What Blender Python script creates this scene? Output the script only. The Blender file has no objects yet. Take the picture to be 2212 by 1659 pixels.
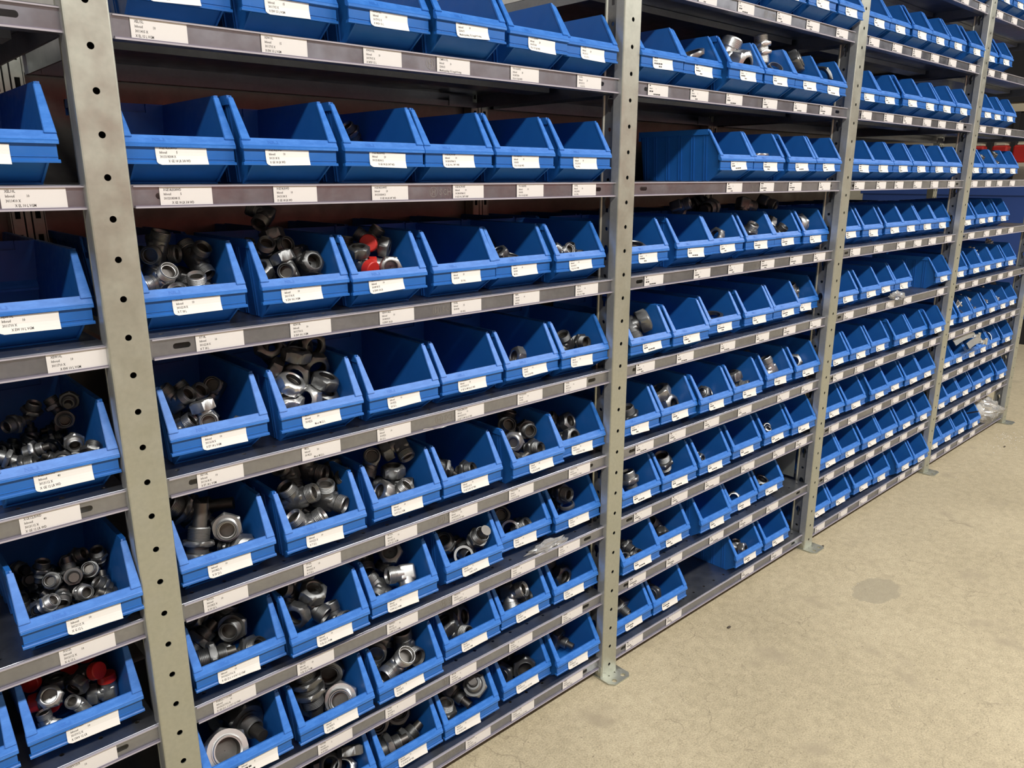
import bpy, bmesh, math, random
from mathutils import Vector, Matrix, Euler
SC = bpy.context.scene
COL = SC.collection
PI = math.pi
random.seed(7)

# ------------------------------------------------------------------ camera, world, light, exposure
cd = bpy.data.cameras.new('camera')
cam = bpy.data.objects.new('camera', cd)
COL.objects.link(cam)
RX = Vector((0.7377896, -0.6750307, 0.0002176))      # picture right
RY = Vector((-0.1739832, -0.1904703, -0.9661526))    # picture down
RZ = Vector((0.6522242, 0.7127795, -0.2579710))      # view direction
CAM = Vector((-0.29893, -1.06493, 1.18757))
m = Matrix.Identity(4)
for i in range(3):
    m[i][0] = RX[i]; m[i][1] = -RY[i]; m[i][2] = -RZ[i]; m[i][3] = CAM[i]
cam.matrix_world = m
cd.sensor_width = 36.0
cd.lens = 36.0 * 1672.05 / 2212.0
cd.clip_start = 0.02
cd.clip_end = 60
SC.camera = cam

w = bpy.data.worlds.new('hall'); SC.world = w; w.use_nodes = True
w.node_tree.nodes['Background'].inputs[0].default_value = (1.0, 0.97, 0.93, 1)
w.node_tree.nodes['Background'].inputs[1].default_value = 0.03

def area(name, loc, sx, sy, power, rot=(0, 0, 0), col=(1, 0.972, 0.93)):
    l = bpy.data.lights.new(name, 'AREA'); l.shape = 'RECTANGLE'; l.size = sx; l.size_y = sy
    l.energy = power; l.color = col
    o = bpy.data.objects.new(name, l); o.location = loc; o.rotation_euler = rot; COL.objects.link(o)
    return o
for i, x in enumerate((-1.9, 0.1, 2.1, 4.1, 6.1)):
    area('tube_light', (x, -2.05, 3.18), 1.5, 0.22, 58)
for i, x in enumerate((-0.9, 3.1, 6.4)):
    area('tube_light_aisle', (x, 2.2, 3.18), 1.5, 0.22, 7)

vs = SC.view_settings
vs.view_transform = 'Standard'; vs.look = 'None'; vs.gamma = 1.0; vs.use_curve_mapping = False
vs.exposure = 0.32

# ------------------------------------------------------------------ materials
def mat(name, col=(0.5, 0.5, 0.5), rough=0.5, metal=0.0, **kw):
    mt = bpy.data.materials.new(name); mt.use_nodes = True
    b = mt.node_tree.nodes['Principled BSDF']
    b.inputs['Base Color'].default_value = (*col, 1); b.inputs['Roughness'].default_value = rough; b.inputs['Metallic'].default_value = metal
    for k, v in kw.items(): b.inputs[k].default_value = v
    return mt
def nd(mt, t, **kw):
    n = mt.node_tree.nodes.new(t)
    for k, v in kw.items():
        if k.startswith('_'): setattr(n, k[1:], v)
        else: n.inputs[k].default_value = v
    return n
def lk(mt, a, b): mt.node_tree.links.new(a, b)
def bsdf(mt): return mt.node_tree.nodes['Principled BSDF']
def ramp(mt, fac, stops, interp='LINEAR'):
    n = nd(mt, 'ShaderNodeValToRGB'); cr = n.color_ramp; cr.interpolation = interp
    while len(cr.elements) > 1: cr.elements.remove(cr.elements[-1])
    cr.elements[0].position = stops[0][0]; cr.elements[0].color = (*stops[0][1], 1)
    for p, c in stops[1:]:
        e = cr.elements.new(p); e.color = (*c, 1)
    lk(mt, fac, n.inputs['Fac']); return n
def objco(mt): return nd(mt, 'ShaderNodeTexCoord').outputs['Object']
def geomco(mt): return nd(mt, 'ShaderNodeNewGeometry').outputs['Position']
def noise(mt, co, scale, detail=3, rough=0.5, sc=None):
    n = nd(mt, 'ShaderNodeTexNoise', Scale=scale, Detail=detail, Roughness=rough)
    if sc:
        mp = nd(mt, 'ShaderNodeMapping'); mp.inputs['Scale'].default_value = sc; lk(mt, co, mp.inputs['Vector']); co = mp.outputs['Vector']
    lk(mt, co, n.inputs['Vector']); return n.outputs['Fac']
def mixc(mt, fac, a, b, mode='MIX'):
    n = nd(mt, 'ShaderNodeMix', _data_type='RGBA', _blend_type=mode)
    if isinstance(fac, float): n.inputs[0].default_value = fac
    else: lk(mt, fac, n.inputs[0])
    for v, i in ((a, 6), (b, 7)):
        if isinstance(v, tuple): n.inputs[i].default_value = (*v, 1)
        else: lk(mt, v, n.inputs[i])
    return n.outputs[2]
def bump(mt, h, st, dist=0.001):
    n = nd(mt, 'ShaderNodeBump', Strength=st, Distance=dist); lk(mt, h, n.inputs['Height']); lk(mt, n.outputs['Normal'], bsdf(mt).inputs['Normal'])

def galvanised(name, c0, c1, rough, metal, streak=True):
    mt = mat(name, c0, rough, metal)
    co = geomco(mt)
    n1 = noise(mt, co, 9, 4, 0.6)
    n2 = noise(mt, co, 140, 2, 0.5)
    c = ramp(mt, n1, [(0.3, c0), (0.7, c1)]).outputs[0]
    c = mixc(mt, 0.07, c, ramp(mt, n2, [(0.35, (0.25, 0.25, 0.24)), (0.65, (0.75, 0.74, 0.7))]).outputs[0], 'OVERLAY')
    lk(mt, c, bsdf(mt).inputs['Base Color'])
    r = ramp(mt, noise(mt, co, 30, 3), [(0.3, (rough - .06,) * 3), (0.7, (rough + .08,) * 3)])
    lk(mt, r.outputs[0], bsdf(mt).inputs['Roughness'])
    return mt
M = {}
M['post'] = galvanised('galvanised_post', (0.48, 0.50, 0.44), (0.52, 0.535, 0.475), 0.42, 0.85)
M['side'] = galvanised('post_side', (0.46, 0.475, 0.47), (0.52, 0.535, 0.53), 0.36, 0.55)
M['flange'] = galvanised('shaded_flange', (0.30, 0.31, 0.315), (0.36, 0.37, 0.375), 0.32, 0.7)  # same steel as the post, darkened: shade on the side flange put into colour
M['shelf'] = galvanised('galvanised_shelf', (0.27, 0.285, 0.325), (0.36, 0.38, 0.425), 0.34, 0.92)
M['panel'] = galvanised('rear_sheet', (0.28, 0.27, 0.25), (0.34, 0.325, 0.30), 0.42, 0.85)
M['dark'] = mat('slot_shade_and_feet', (0.012, 0.012, 0.014), 0.6)  # near-black for the shade inside the posts, and for the container feet
# blue plastic
b = M['blue'] = mat('blue_plastic', (0.008, 0.088, 0.44), 0.40)
co = objco(b)
cb = mixc(b, noise(b, co, 22, 4, 0.65), (0.010, 0.110, 0.40), (0.017, 0.142, 0.50))
lk(b, cb, bsdf(b).inputs['Base Color'])
lk(b, ramp(b, noise(b, co, 60, 3), [(0.3, (0.34,) * 3), (0.7, (0.48,) * 3)]).outputs[0], bsdf(b).inputs['Roughness'])
bump(b, noise(b, co, 900, 1), 0.12, 0.0002)
# upper lip of the same plastic: scuffs, plus a lighter tone for catching light
bl = M['lit_scuff'] = mat('lit_scuffed_blue_plastic', (0.03, 0.16, 0.62), 0.42)
co = objco(bl)
sc_ = noise(bl, co, 55, 5, 0.75, (0.35, 1, 1))
cb = ramp(bl, sc_, [(0.42, (0.018, 0.150, 0.54)), (0.60, (0.042, 0.205, 0.65)), (0.78, (0.10, 0.29, 0.74))]).outputs[0]
lk(bl, cb, bsdf(bl).inputs['Base Color'])
M['paper'] = mat('label_paper', (0.80, 0.79, 0.76), 0.55)
M['ink'] = mat('label_ink', (0.03, 0.028, 0.028), 0.6)
# clear label strip
cs = M['clear'] = mat('clear_strip', (1, 1, 1), 0.12)
nt = cs.node_tree
tr = nd(cs, 'ShaderNodeBsdfTransparent'); gl = nd(cs, 'ShaderNodeBsdfGlossy', Roughness=0.14); mx = nd(cs, 'ShaderNodeMixShader')
tr.inputs[0].default_value = (0.975, 0.97, 0.98, 1)
mx.inputs[0].default_value = 0.055
lk(cs, tr.outputs[0], mx.inputs[1]); lk(cs, gl.outputs[0], mx.inputs[2])
lk(cs, mx.outputs[0], nt.nodes['Material Output'].inputs['Surface'])
M['rail'] = mat('strip_edge', (0.42, 0.40, 0.45), 0.22)
M['rail2'] = mat('strip_edge_violet', (0.19, 0.175, 0.225), 0.25)
# steel
def steel(name, c0, c1, rough, metal=0.9):
    mt = mat(name, c0, rough, metal)
    info = nd(mt, 'ShaderNodeObjectInfo')
    co = objco(mt)
    n1 = noise(mt, co, 70, 3, 0.6)
    v = nd(mt, 'ShaderNodeMath', _operation='MULTIPLY_ADD'); lk(mt, n1, v.inputs[0]); v.inputs[1].default_value = 0.6
    v2 = nd(mt, 'ShaderNodeMath', _operation='MULTIPLY'); lk(mt, info.outputs['Random'], v2.inputs[0]); v2.inputs[1].default_value = 0.5
    lk(mt, v2.outputs[0], v.inputs[2])
    lk(mt, ramp(mt, v.outputs[0], [(0.2, c0), (0.8, c1)]).outputs[0], bsdf(mt).inputs['Base Color'])
    bump(mt, noise(mt, co, 600, 2), 0.15, 0.0003)
    return mt
M['steel'] = steel('phosphated_steel', (0.11, 0.113, 0.113), (0.25, 0.255, 0.255), 0.42)
M['zinc'] = steel('bright_zinc', (0.33, 0.335, 0.335), (0.50, 0.505, 0.50), 0.36)
M['zinc2'] = steel('polished_zinc', (0.60, 0.61, 0.61), (0.76, 0.77, 0.76), 0.30)
M['bore'] = steel('machined_bore', (0.10, 0.095, 0.085), (0.17, 0.16, 0.15), 0.45)
M['red'] = mat('red_plastic', (0.50, 0.022, 0.016), 0.42)
M['rubber'] = mat('black_rubber', (0.012, 0.012, 0.013), 0.45)
M['white'] = mat('white_plastic', (0.78, 0.77, 0.72), 0.5)
M['cream'] = mat('cream_paint', (0.62, 0.56, 0.40), 0.6)
M['film'] = mat('clear_film', (1, 1, 1), 0.1)
nt = M['film'].node_tree
tr = nd(M['film'], 'ShaderNodeBsdfTransparent'); gl = nd(M['film'], 'ShaderNodeBsdfGlossy', Roughness=0.12); mx = nd(M['film'], 'ShaderNodeMixShader')
df = nd(M['film'], 'ShaderNodeBsdfDiffuse'); df.inputs[0].default_value = (0.8, 0.8, 0.78, 1); m2 = nd(M['film'], 'ShaderNodeMixShader'); m2.inputs[0].default_value = 0.30
fr = nd(M['film'], 'ShaderNodeFresnel', IOR=1.6)
lk(M['film'], tr.outputs[0], m2.inputs[1]); lk(M['film'], df.outputs[0], m2.inputs[2])
lk(M['film'], fr.outputs[0], mx.inputs[0]); lk(M['film'], m2.outputs[0], mx.inputs[1]); lk(M['film'], gl.outputs[0], mx.inputs[2])
lk(M['film'], mx.outputs[0], nt.nodes['Material Output'].inputs['Surface'])
# concrete floor
fl = M['floor'] = mat('concrete', (0.45, 0.4, 0.3), 0.62)
co = geomco(fl)
base = ramp(fl, noise(fl, co, 1.6, 5, 0.6), [(0.28, (0.41, 0.352, 0.236)), (0.5, (0.47, 0.405, 0.274)), (0.72, (0.52, 0.452, 0.31))]).outputs[0]
grain = ramp(fl, noise(fl, co, 260, 3, 0.7), [(0.30, (0.30, 0.29, 0.27)), (0.5, (0.5, 0.5, 0.5)), (0.7, (0.66, 0.66, 0.64))]).outputs[0]
c = mixc(fl, 0.75, base, grain, 'OVERLAY')
mott = ramp(fl, noise(fl, co, 38, 4, 0.7), [(0.35, (0.36, 0.36, 0.35)), (0.62, (0.56, 0.56, 0.56))]).outputs[0]
c = mixc(fl, 0.5, c, mott, 'OVERLAY')
pit = ramp(fl, noise(fl, co, 120, 2, 0.5), [(0.26, (1, 1, 1)), (0.31, (0, 0, 0))]).outputs[0]
c = mixc(fl, pit, c, (0.24, 0.20, 0.14))
blot = ramp(fl, noise(fl, co, 5.5, 3, 0.55), [(0.30, (0.75, 0.75, 0.75)), (0.40, (0, 0, 0))]).outputs[0]
c = mixc(fl, blot, c, (0.36, 0.305, 0.21))
# hairline cracks
dn = nd(fl, 'ShaderNodeTexNoise', Scale=9.0, Detail=4); lk(fl, co, dn.inputs['Vector'])
va = nd(fl, 'ShaderNodeVectorMath', _operation='MULTIPLY_ADD'); lk(fl, dn.outputs['Color'], va.inputs[0]); va.inputs[1].default_value = (0.16, 0.16, 0); lk(fl, co, va.inputs[2])
vo = nd(fl, 'ShaderNodeTexVoronoi', Scale=6.5, _feature='DISTANCE_TO_EDGE'); lk(fl, va.outputs[0], vo.inputs['Vector'])
cr = ramp(fl, vo.outputs['Distance'], [(0.0, (1, 1, 1)), (0.003, (0.8, 0.8, 0.8)), (0.008, (0, 0, 0))]).outputs[0]
msk = ramp(fl, noise(fl, co, 2.7, 3, 0.6), [(0.44, (0, 0, 0)), (0.60, (1, 1, 1))]).outputs[0]
crm = nd(fl, 'ShaderNodeMath', _operation='MULTIPLY'); lk(fl, cr, crm.inputs[0]); lk(fl, msk, crm.inputs[1])
c2 = nd(fl, 'ShaderNodeMath', _operation='MULTIPLY'); lk(fl, crm.outputs[0], c2.inputs[0]); c2.inputs[1].default_value = 0.42
c = mixc(fl, c2.outputs[0], c, (0.14, 0.11, 0.075))
# damp stain with its own outline
sp = nd(fl, 'ShaderNodeVectorMath', _operation='SUBTRACT'); lk(fl, co, sp.inputs[0]); sp.inputs[1].default_value = (1.897, -0.272, 0)
mp = nd(fl, 'ShaderNodeMapping'); mp.inputs['Rotation'].default_value = (0, 0, math.radians(-20)); mp.inputs['Scale'].default_value = (1 / 0.098, 1 / 0.058, 1); lk(fl, sp.outputs[0], mp.inputs['Vector'])
ln = nd(fl, 'ShaderNodeVectorMath', _operation='LENGTH'); lk(fl, mp.outputs[0], ln.inputs[0])
sa = nd(fl, 'ShaderNodeMath', _operation='MULTIPLY_ADD'); lk(fl, noise(fl, co, 26, 3, 0.6), sa.inputs[0]); sa.inputs[1].default_value = 0.75; lk(fl, ln.outputs['Value'], sa.inputs[2])
st = ramp(fl, sa.outputs[0], [(0.0, (0.62, 0.62, 0.62)), (1.28 / 2, (0.62, 0.62, 0.62)), (1.36 / 2, (0, 0, 0))])
hf = nd(fl, 'ShaderNodeMath', _operation='MULTIPLY'); lk(fl, sa.outputs[0], hf.inputs[0]); hf.inputs[1].default_value = 0.5
lk(fl, hf.outputs[0], st.inputs['Fac'])
c = mixc(fl, st.outputs[0], c, (0.32, 0.285, 0.205))
lk(fl, c, bsdf(fl).inputs['Base Color'])
bump(fl, noise(fl, co, 190, 4, 0.7), 0.25, 0.002)

# ------------------------------------------------------------------ mesh helpers
def link(name, me, parent=None, loc=None, rot=None):
    o = bpy.data.objects.new(name, me); COL.objects.link(o)
    if parent is not None: o.parent = parent
    if loc is not None: o.location = loc
    if rot is not None: o.rotation_euler = rot
    return o
def empty(name, loc, rz=0.0):
    o = bpy.data.objects.new(name, None); COL.objects.link(o); o.location = loc; o.rotation_euler = (0, 0, rz); o.empty_display_size = 0.02
    return o
def tag(o, label, cat, group=None, kind=None):
    o['label'] = label; o['category'] = cat
    if group: o['group'] = group
    if kind: o['kind'] = kind
    return o
def mesh(name, bm, mats, smooth=None, bevel=None):
    bmesh.ops.remove_doubles(bm, verts=bm.verts, dist=1e-6)
    if bevel:
        es = [e for e in bm.edges if len(e.link_faces) == 2 and e.calc_face_angle(0) > 0.5]
        bmesh.ops.bevel(bm, geom=es, offset=bevel, segments=1, affect='EDGES', clamp_overlap=True)
    bmesh.ops.recalc_face_normals(bm, faces=bm.faces)
    me = bpy.data.meshes.new(name); bm.to_mesh(me); bm.free()
    for mm in (mats if isinstance(mats, (list, tuple)) else [mats]): me.materials.append(mm)
    if smooth is not None:
        me.polygons.foreach_set('use_smooth', [True] * len(me.polygons))
        try: me.set_sharp_from_angle(angle=math.radians(smooth))
        except Exception: pass
    return me
def box(bm, x0, x1, y0, y1, z0, z1, mi=0):
    v = [bm.verts.new(p) for p in ((x0, y0, z0), (x1, y0, z0), (x1, y1, z0), (x0, y1, z0), (x0, y0, z1), (x1, y0, z1), (x1, y1, z1), (x0, y1, z1))]
    for f in ((0, 3, 2, 1), (4, 5, 6, 7), (0, 1, 5, 4), (1, 2, 6, 5), (2, 3, 7, 6), (3, 0, 4, 7)):
        bm.faces.new([v[i] for i in f]).material_index = mi
def prism_x(bm, poly, xa, xb, mi=0):
    """poly of (y, z); xa, xb are functions of (y, z) or numbers"""
    fa = xa if callable(xa) else (lambda y, z: xa)
    fb = xb if callable(xb) else (lambda y, z: xb)
    A = [bm.verts.new((fa(y, z), y, z)) for y, z in poly]; B = [bm.verts.new((fb(y, z), y, z)) for y, z in poly]
    n = len(poly)
    bm.faces.new(A).material_index = mi; bm.faces.new(B[::-1]).material_index = mi
    for i in range(n):
        bm.faces.new((A[i], B[i], B[(i + 1) % n], A[(i + 1) % n])).material_index = mi
def holed(bm, fn, u0, u1, v0, v1, hole, depth=None, mi=0):
    """rectangle with a hole: fn(u, v, d) -> point; hole is a closed list of (u, v); depth gives the hole a wall"""
    n = len(hole); cu = sum(p[0] for p in hole) / n; cv = sum(p[1] for p in hole) / n
    H = [bm.verts.new(fn(u, v, 0)) for u, v in hole]; O = []
    for u, v in hole:
        du, dv = u - cu, v - cv
        t = min((((u1 - cu) if du > 0 else (cu - u0)) / abs(du)) if abs(du) > 1e-9 else 1e9, (((v1 - cv) if dv > 0 else (cv - v0)) / abs(dv)) if abs(dv) > 1e-9 else 1e9)
        O.append((cu + du * t, cv + dv * t))
    V = [bm.verts.new(fn(u, v, 0)) for u, v in O]
    corners = [(u0, v0), (u1, v0), (u1, v1), (u0, v1)]
    for i in range(n):
        j = (i + 1) % n
        loop = [H[i], H[j], V[j]]
        a, c_ = O[i], O[j]
        cx = [k for k in corners if abs(k[0] - a[0]) + abs(k[1] - a[1]) > 1e-9 and abs(k[0] - c_[0]) + abs(k[1] - c_[1]) > 1e-9
              and ((abs(k[0] - a[0]) < 1e-9 and abs(k[1] - c_[1]) < 1e-9) or (abs(k[1] - a[1]) < 1e-9 and abs(k[0] - c_[0]) < 1e-9))]
        if cx: loop.append(bm.verts.new(fn(cx[0][0], cx[0][1], 0)))
        loop.append(V[i])
        bm.faces.new(loop).material_index = mi
    if depth:
        D = [bm.verts.new(fn(u, v, depth)) for u, v in hole]
        for i in range(n):
            j = (i + 1) % n
            bm.faces.new((H[i], D[i], D[j], H[j])).material_index = mi
def circ(cu, cv, r, n=16, su=1.0, flat=0.0):
    return [(cu + math.cos(2 * PI * (k + .5) / n) * r * su + (flat if math.cos(2 * PI * (k + .5) / n) > 0 else -flat), cv + math.sin(2 * PI * (k + .5) / n) * r) for k in range(n)]

# ------------------------------------------------------------------ lettering: every line of print is set once and reused
FONT = {}
def set_type(lines):
    tmp = []
    for s in sorted(set(lines)):
        cu = bpy.data.curves.new('type', 'FONT'); cu.body = s; cu.size = 1.0; cu.resolution_u = 1; cu.offset = 0.010
        o = bpy.data.objects.new('type', cu); COL.objects.link(o); tmp.append((s, o))
    bpy.context.view_layer.update()
    dg = bpy.context.evaluated_depsgraph_get()
    for s, o in tmp:
        me = bpy.data.meshes.new_from_object(o.evaluated_get(dg))
        FONT[s] = ([(v.co.x, v.co.y) for v in me.vertices], [tuple(p.vertices) for p in me.polygons])
        cu = o.data; bpy.data.objects.remove(o); bpy.data.curves.remove(cu); bpy.data.meshes.remove(me)
def put_text(bm, s, fn, u, v, size, mi, sx=0.86):
    vs_, fs = FONT[s]
    V = [bm.verts.new(fn(u + x * size * sx, v + y * size)) for x, y in vs_]
    for f in fs:
        try: bm.faces.new([V[i] for i in f]).material_index = mi
        except ValueError: pass

# ------------------------------------------------------------------ the room
XP = [0.0, 1.0, 2.007, 3.015, 4.02]            # uprights along the aisle
ZL = [.0545, .231, .405, .581, .7785, .9785, 1.1785, 1.3795, 1.5795, 1.7795]   # shelf tops from the floor up
PITCH = 0.0503
def struct(name, bm, mt):
    o = link(name, mesh(name, bm, mt)); o['kind'] = 'structure'; return o
bm = bmesh.new(); box(bm, -4.2, 7.3, -3.4, 5.2, -0.12, 0.0); struct('floor', bm, M['floor'])
M['ceil'] = mat('ceiling_sheet', (0.20, 0.20, 0.19), 0.8)
bm = bmesh.new(); box(bm, -4.2, 7.3, -3.4, 5.2, 3.3, 3.4); struct('ceiling', bm, M['ceil'])
M['wall'] = mat('hall_wall', (0.60, 0.56, 0.44), 0.7)
M['wallgrey'] = mat('hall_wall_grey', (0.27, 0.26, 0.235), 0.7)
bm = bmesh.new(); box(bm, 7.2, 7.3, -3.4, 5.2, 0, 3.3); struct('wall_right', bm, M['wall'])
bm = bmesh.new(); box(bm, -4.2, -4.1, -3.4, 5.2, 0, 3.3); struct('wall_left', bm, M['wallgrey'])
bm = bmesh.new(); box(bm, -4.1, 7.2, 5.1, 5.2, 0, 3.3); struct('wall_back', bm, M['wallgrey'])
M['red_reflected'] = mat('red_reflected_band', (0.33, 0.060, 0.050), 0.6)
bm = bmesh.new(); box(bm, -4.1, 7.2, -3.4, -3.3, 0, 3.3); struct('wall_front', bm, M['wallgrey'])
bm = bmesh.new(); box(bm, -4.1, 7.2, -3.3, -3.285, 1.05, 1.75); struct('wall_front_red_reflector', bm, M['red_reflected'])  # unseen red band added opposite, for the reddish reflections in the steel

# ------------------------------------------------------------------ uprights
BAY = ['leftmost cut-off bay', 'nearest full bay', 'second full bay', 'third full bay', 'far end bay']
def post_mesh(front, h=2.22):
    bm = bmesh.new()
    n = int((h - 0.005) / PITCH)
    if front:
        W, Dp = 0.0262, 0.022
        for i in range(n):
            za = i * PITCH + (0.004 if i == 0 else 0.1 * PITCH); zb = (i + 1.1) * PITCH
            holed(bm, lambda u, v, d: (u, d, v), -0.0235, 0.0235, za, zb, circ(0, (0.6 + i) * PITCH, 0.0042, 16), 0.0016)
        zt = n * PITCH + 0.1 * PITCH
        prof = [(-0.0235, 0), (-0.0252, 0.0007), (-W, 0.0026), (-W, Dp), (-0.0165, Dp + 0.004), (-0.0165, 0.052), (-0.0190, 0.0545), (-0.0190, 0.0575)]
        for s in (1, -1):
            for a, c_ in zip(prof[:-1], prof[1:]):
                fmi = 3 if a[0] == c_[0] == -W else (0 if a[1] < Dp or a[1] > 0.0515 else 2)
                if a[0] == c_[0] == -0.0165:
                    for i in range(n):      # keyhole row in the side flange
                        za = i * PITCH + (0.004 if i == 0 else 0); zb = (i + 1) * PITCH
                        zc = (i + 0.5) * PITCH; yc = (a[1] + c_[1]) / 2
                        if i % 2: hole = circ(yc, zc, 0.0042, 12)
                        else: hole = [(yc + sx_ * kx, zc + kz) for sx_, kx, kz in ((1, .0035, -.016), (1, .0035, -.006), (1, .0075, .002), (1, .0075, .008), (1, .0035, .016), (-1, .0035, .016), (-1, .0075, .008), (-1, .0075, .002), (-1, .0035, -.006), (-1, .0035, -.016))]
                        holed(bm, lambda u, v, d, s=s: (s * (-0.0165 + d), u, v), a[1], c_[1], za, zb, hole, 0.002, 2)
                else:
                    q = [bm.verts.new((s * a[0], a[1], 0.004)), bm.verts.new((s * c_[0], c_[1], 0.004)), bm.verts.new((s * c_[0], c_[1], zt)), bm.verts.new((s * a[0], a[1], zt))]
                    bm.faces.new(q).material_index = fmi
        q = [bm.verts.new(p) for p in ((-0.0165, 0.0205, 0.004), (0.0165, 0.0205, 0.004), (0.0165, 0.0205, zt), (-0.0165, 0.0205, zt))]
        bm.faces.new(q).material_index = 1  # near-black sheet behind the holes stands in for shade inside the post
    else:
        for i in range(n):
            for s in (-1, 1):
                za = i * PITCH + 0.004 if i == 0 else i * PITCH; zb = (i + 1) * PITCH
                holed(bm, lambda u, v, d: (u, d, v), min(s * .004, s * .026), max(s * .004, s * .026), za, zb, [(s * .015 + x, (i + .5) * PITCH + z) for x, z in ((-.004, -.012), (.004, -.012), (.004, .012), (-.004, .012))], 0.003)
        zt = n * PITCH
        box(bm, -0.004, 0.004, 0.0, 0.03, 0.004, zt); box(bm, -0.026, -0.0245, 0.0, 0.03, 0.004, zt); box(bm, 0.0245, 0.026, 0.0, 0.03, 0.004, zt)
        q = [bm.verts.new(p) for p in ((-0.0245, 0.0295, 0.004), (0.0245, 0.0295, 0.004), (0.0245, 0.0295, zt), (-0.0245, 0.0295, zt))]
        bm.faces.new(q).material_index = 1  # near-black sheet behind the slots, again painted shade
    return mesh('upright_post', bm, [M['post'], M['dark'], M['flange'], M['side']])
def foot_mesh():
    bm = bmesh.new()
    pts = [(-0.032, 0.05), (-0.032, -0.026), (-0.022, -0.040), (0.030, -0.040), (0.040, -0.030), (0.040, 0.05)]
    t = 0.004
    def cell(u0, u1, v0, v1, hole):
        holed(bm, lambda u, v, d: (u, v, t - d), u0, u1, v0, v1, hole, t)
    cell(-0.022, 0.004, -0.040, -0.012, circ(-0.0135 + .002, -0.0275, 0.0062, 14))
    cell(0.004, 0.030, -0.040, -0.012, circ(0.024, -0.026, 0.0040, 14) if False else circ(0.0215, -0.0265, 0.0062, 14))
    cell(-0.022, 0.004, -0.012, -0.001, circ(-0.007, -0.0065, 0.0024, 10)); cell(0.004, 0.030, -0.012, -0.001, circ(0.014, -0.0065, 0.0024, 10))
    def quad(p):
        bm.faces.new([bm.verts.new((x, y, t)) for x, y in p])
    quad([(-0.032, -0.026), (-0.022, -0.040), (-0.022, -0.001), (-0.032, -0.001)]); quad([(0.030, -0.040), (0.040, -0.030), (0.040, -0.001), (0.030, -0.001)])
    quad([(-0.032, -0.001), (0.040, -0.001), (0.040, 0.05), (-0.032, 0.05)])
    for a, c_ in zip(pts, pts[1:] + pts[:1]):
        bm.faces.new([bm.verts.new(p) for p in ((*a, 0), (*c_, 0), (*c_, t), (*a, t))])
    # the socket collar with its bolt at the foot of the post
    box(bm, -0.0285, -0.0264, 0.002, 0.05, t, 0.032); box(bm, 0.0264, 0.0285, 0.002, 0.05, t, 0.032)
    for k in range(8):
        a0, a1 = 2 * PI * k / 8, 2 * PI * (k + 1) / 8
        ring = [(-0.0285, 0.010 + math.cos(a) * .0055, 0.018 + math.sin(a) * .0055) for a in (a0, a1)]
        ring2 = [(-0.0325, 0.010 + math.cos(a) * .0055, 0.018 + math.sin(a) * .0055) for a in (a0, a1)]
        bm.faces.new([bm.verts.new(p) for p in (ring[0], ring[1], ring2[1], ring2[0])])
        bm.faces.new([bm.verts.new(p) for p in (ring2[0], ring2[1], (-0.0325, 0.010, 0.018))])
    return mesh('foot_plate', bm, M['post'])
PF, PR, FT = post_mesh(True), post_mesh(False), foot_mesh()
UPL = ['galvanised perforated upright, nearest and leftmost of the five along the rack', 'galvanised perforated upright, second of five, its foot plate bolted on bare concrete',
       'galvanised perforated upright, third of five, beside the shelf with the empty place', 'galvanised perforated upright, fourth of five, before the bay of hose clamps', 'galvanised perforated upright closing the far end of the rack']
YR = 0.472
for i, x in enumerate(XP):
    u = tag(empty('rack_upright', (x, 0, 0)), UPL[i], 'rack upright', 'uprights of the shelving rack')
    p = link('upright_post', PF, u); link('foot_plate', FT, p)
    p = link('upright_post', PR, u, (0, YR, 0)); 
    if i == 2:
        bm = bmesh.new(); box(bm, -0.0215, -0.0195, 0.064, 0.46, 0.238, 0.402); q = mesh('side_panel', bm, M['post']); link('side_panel', q, u)

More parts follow.
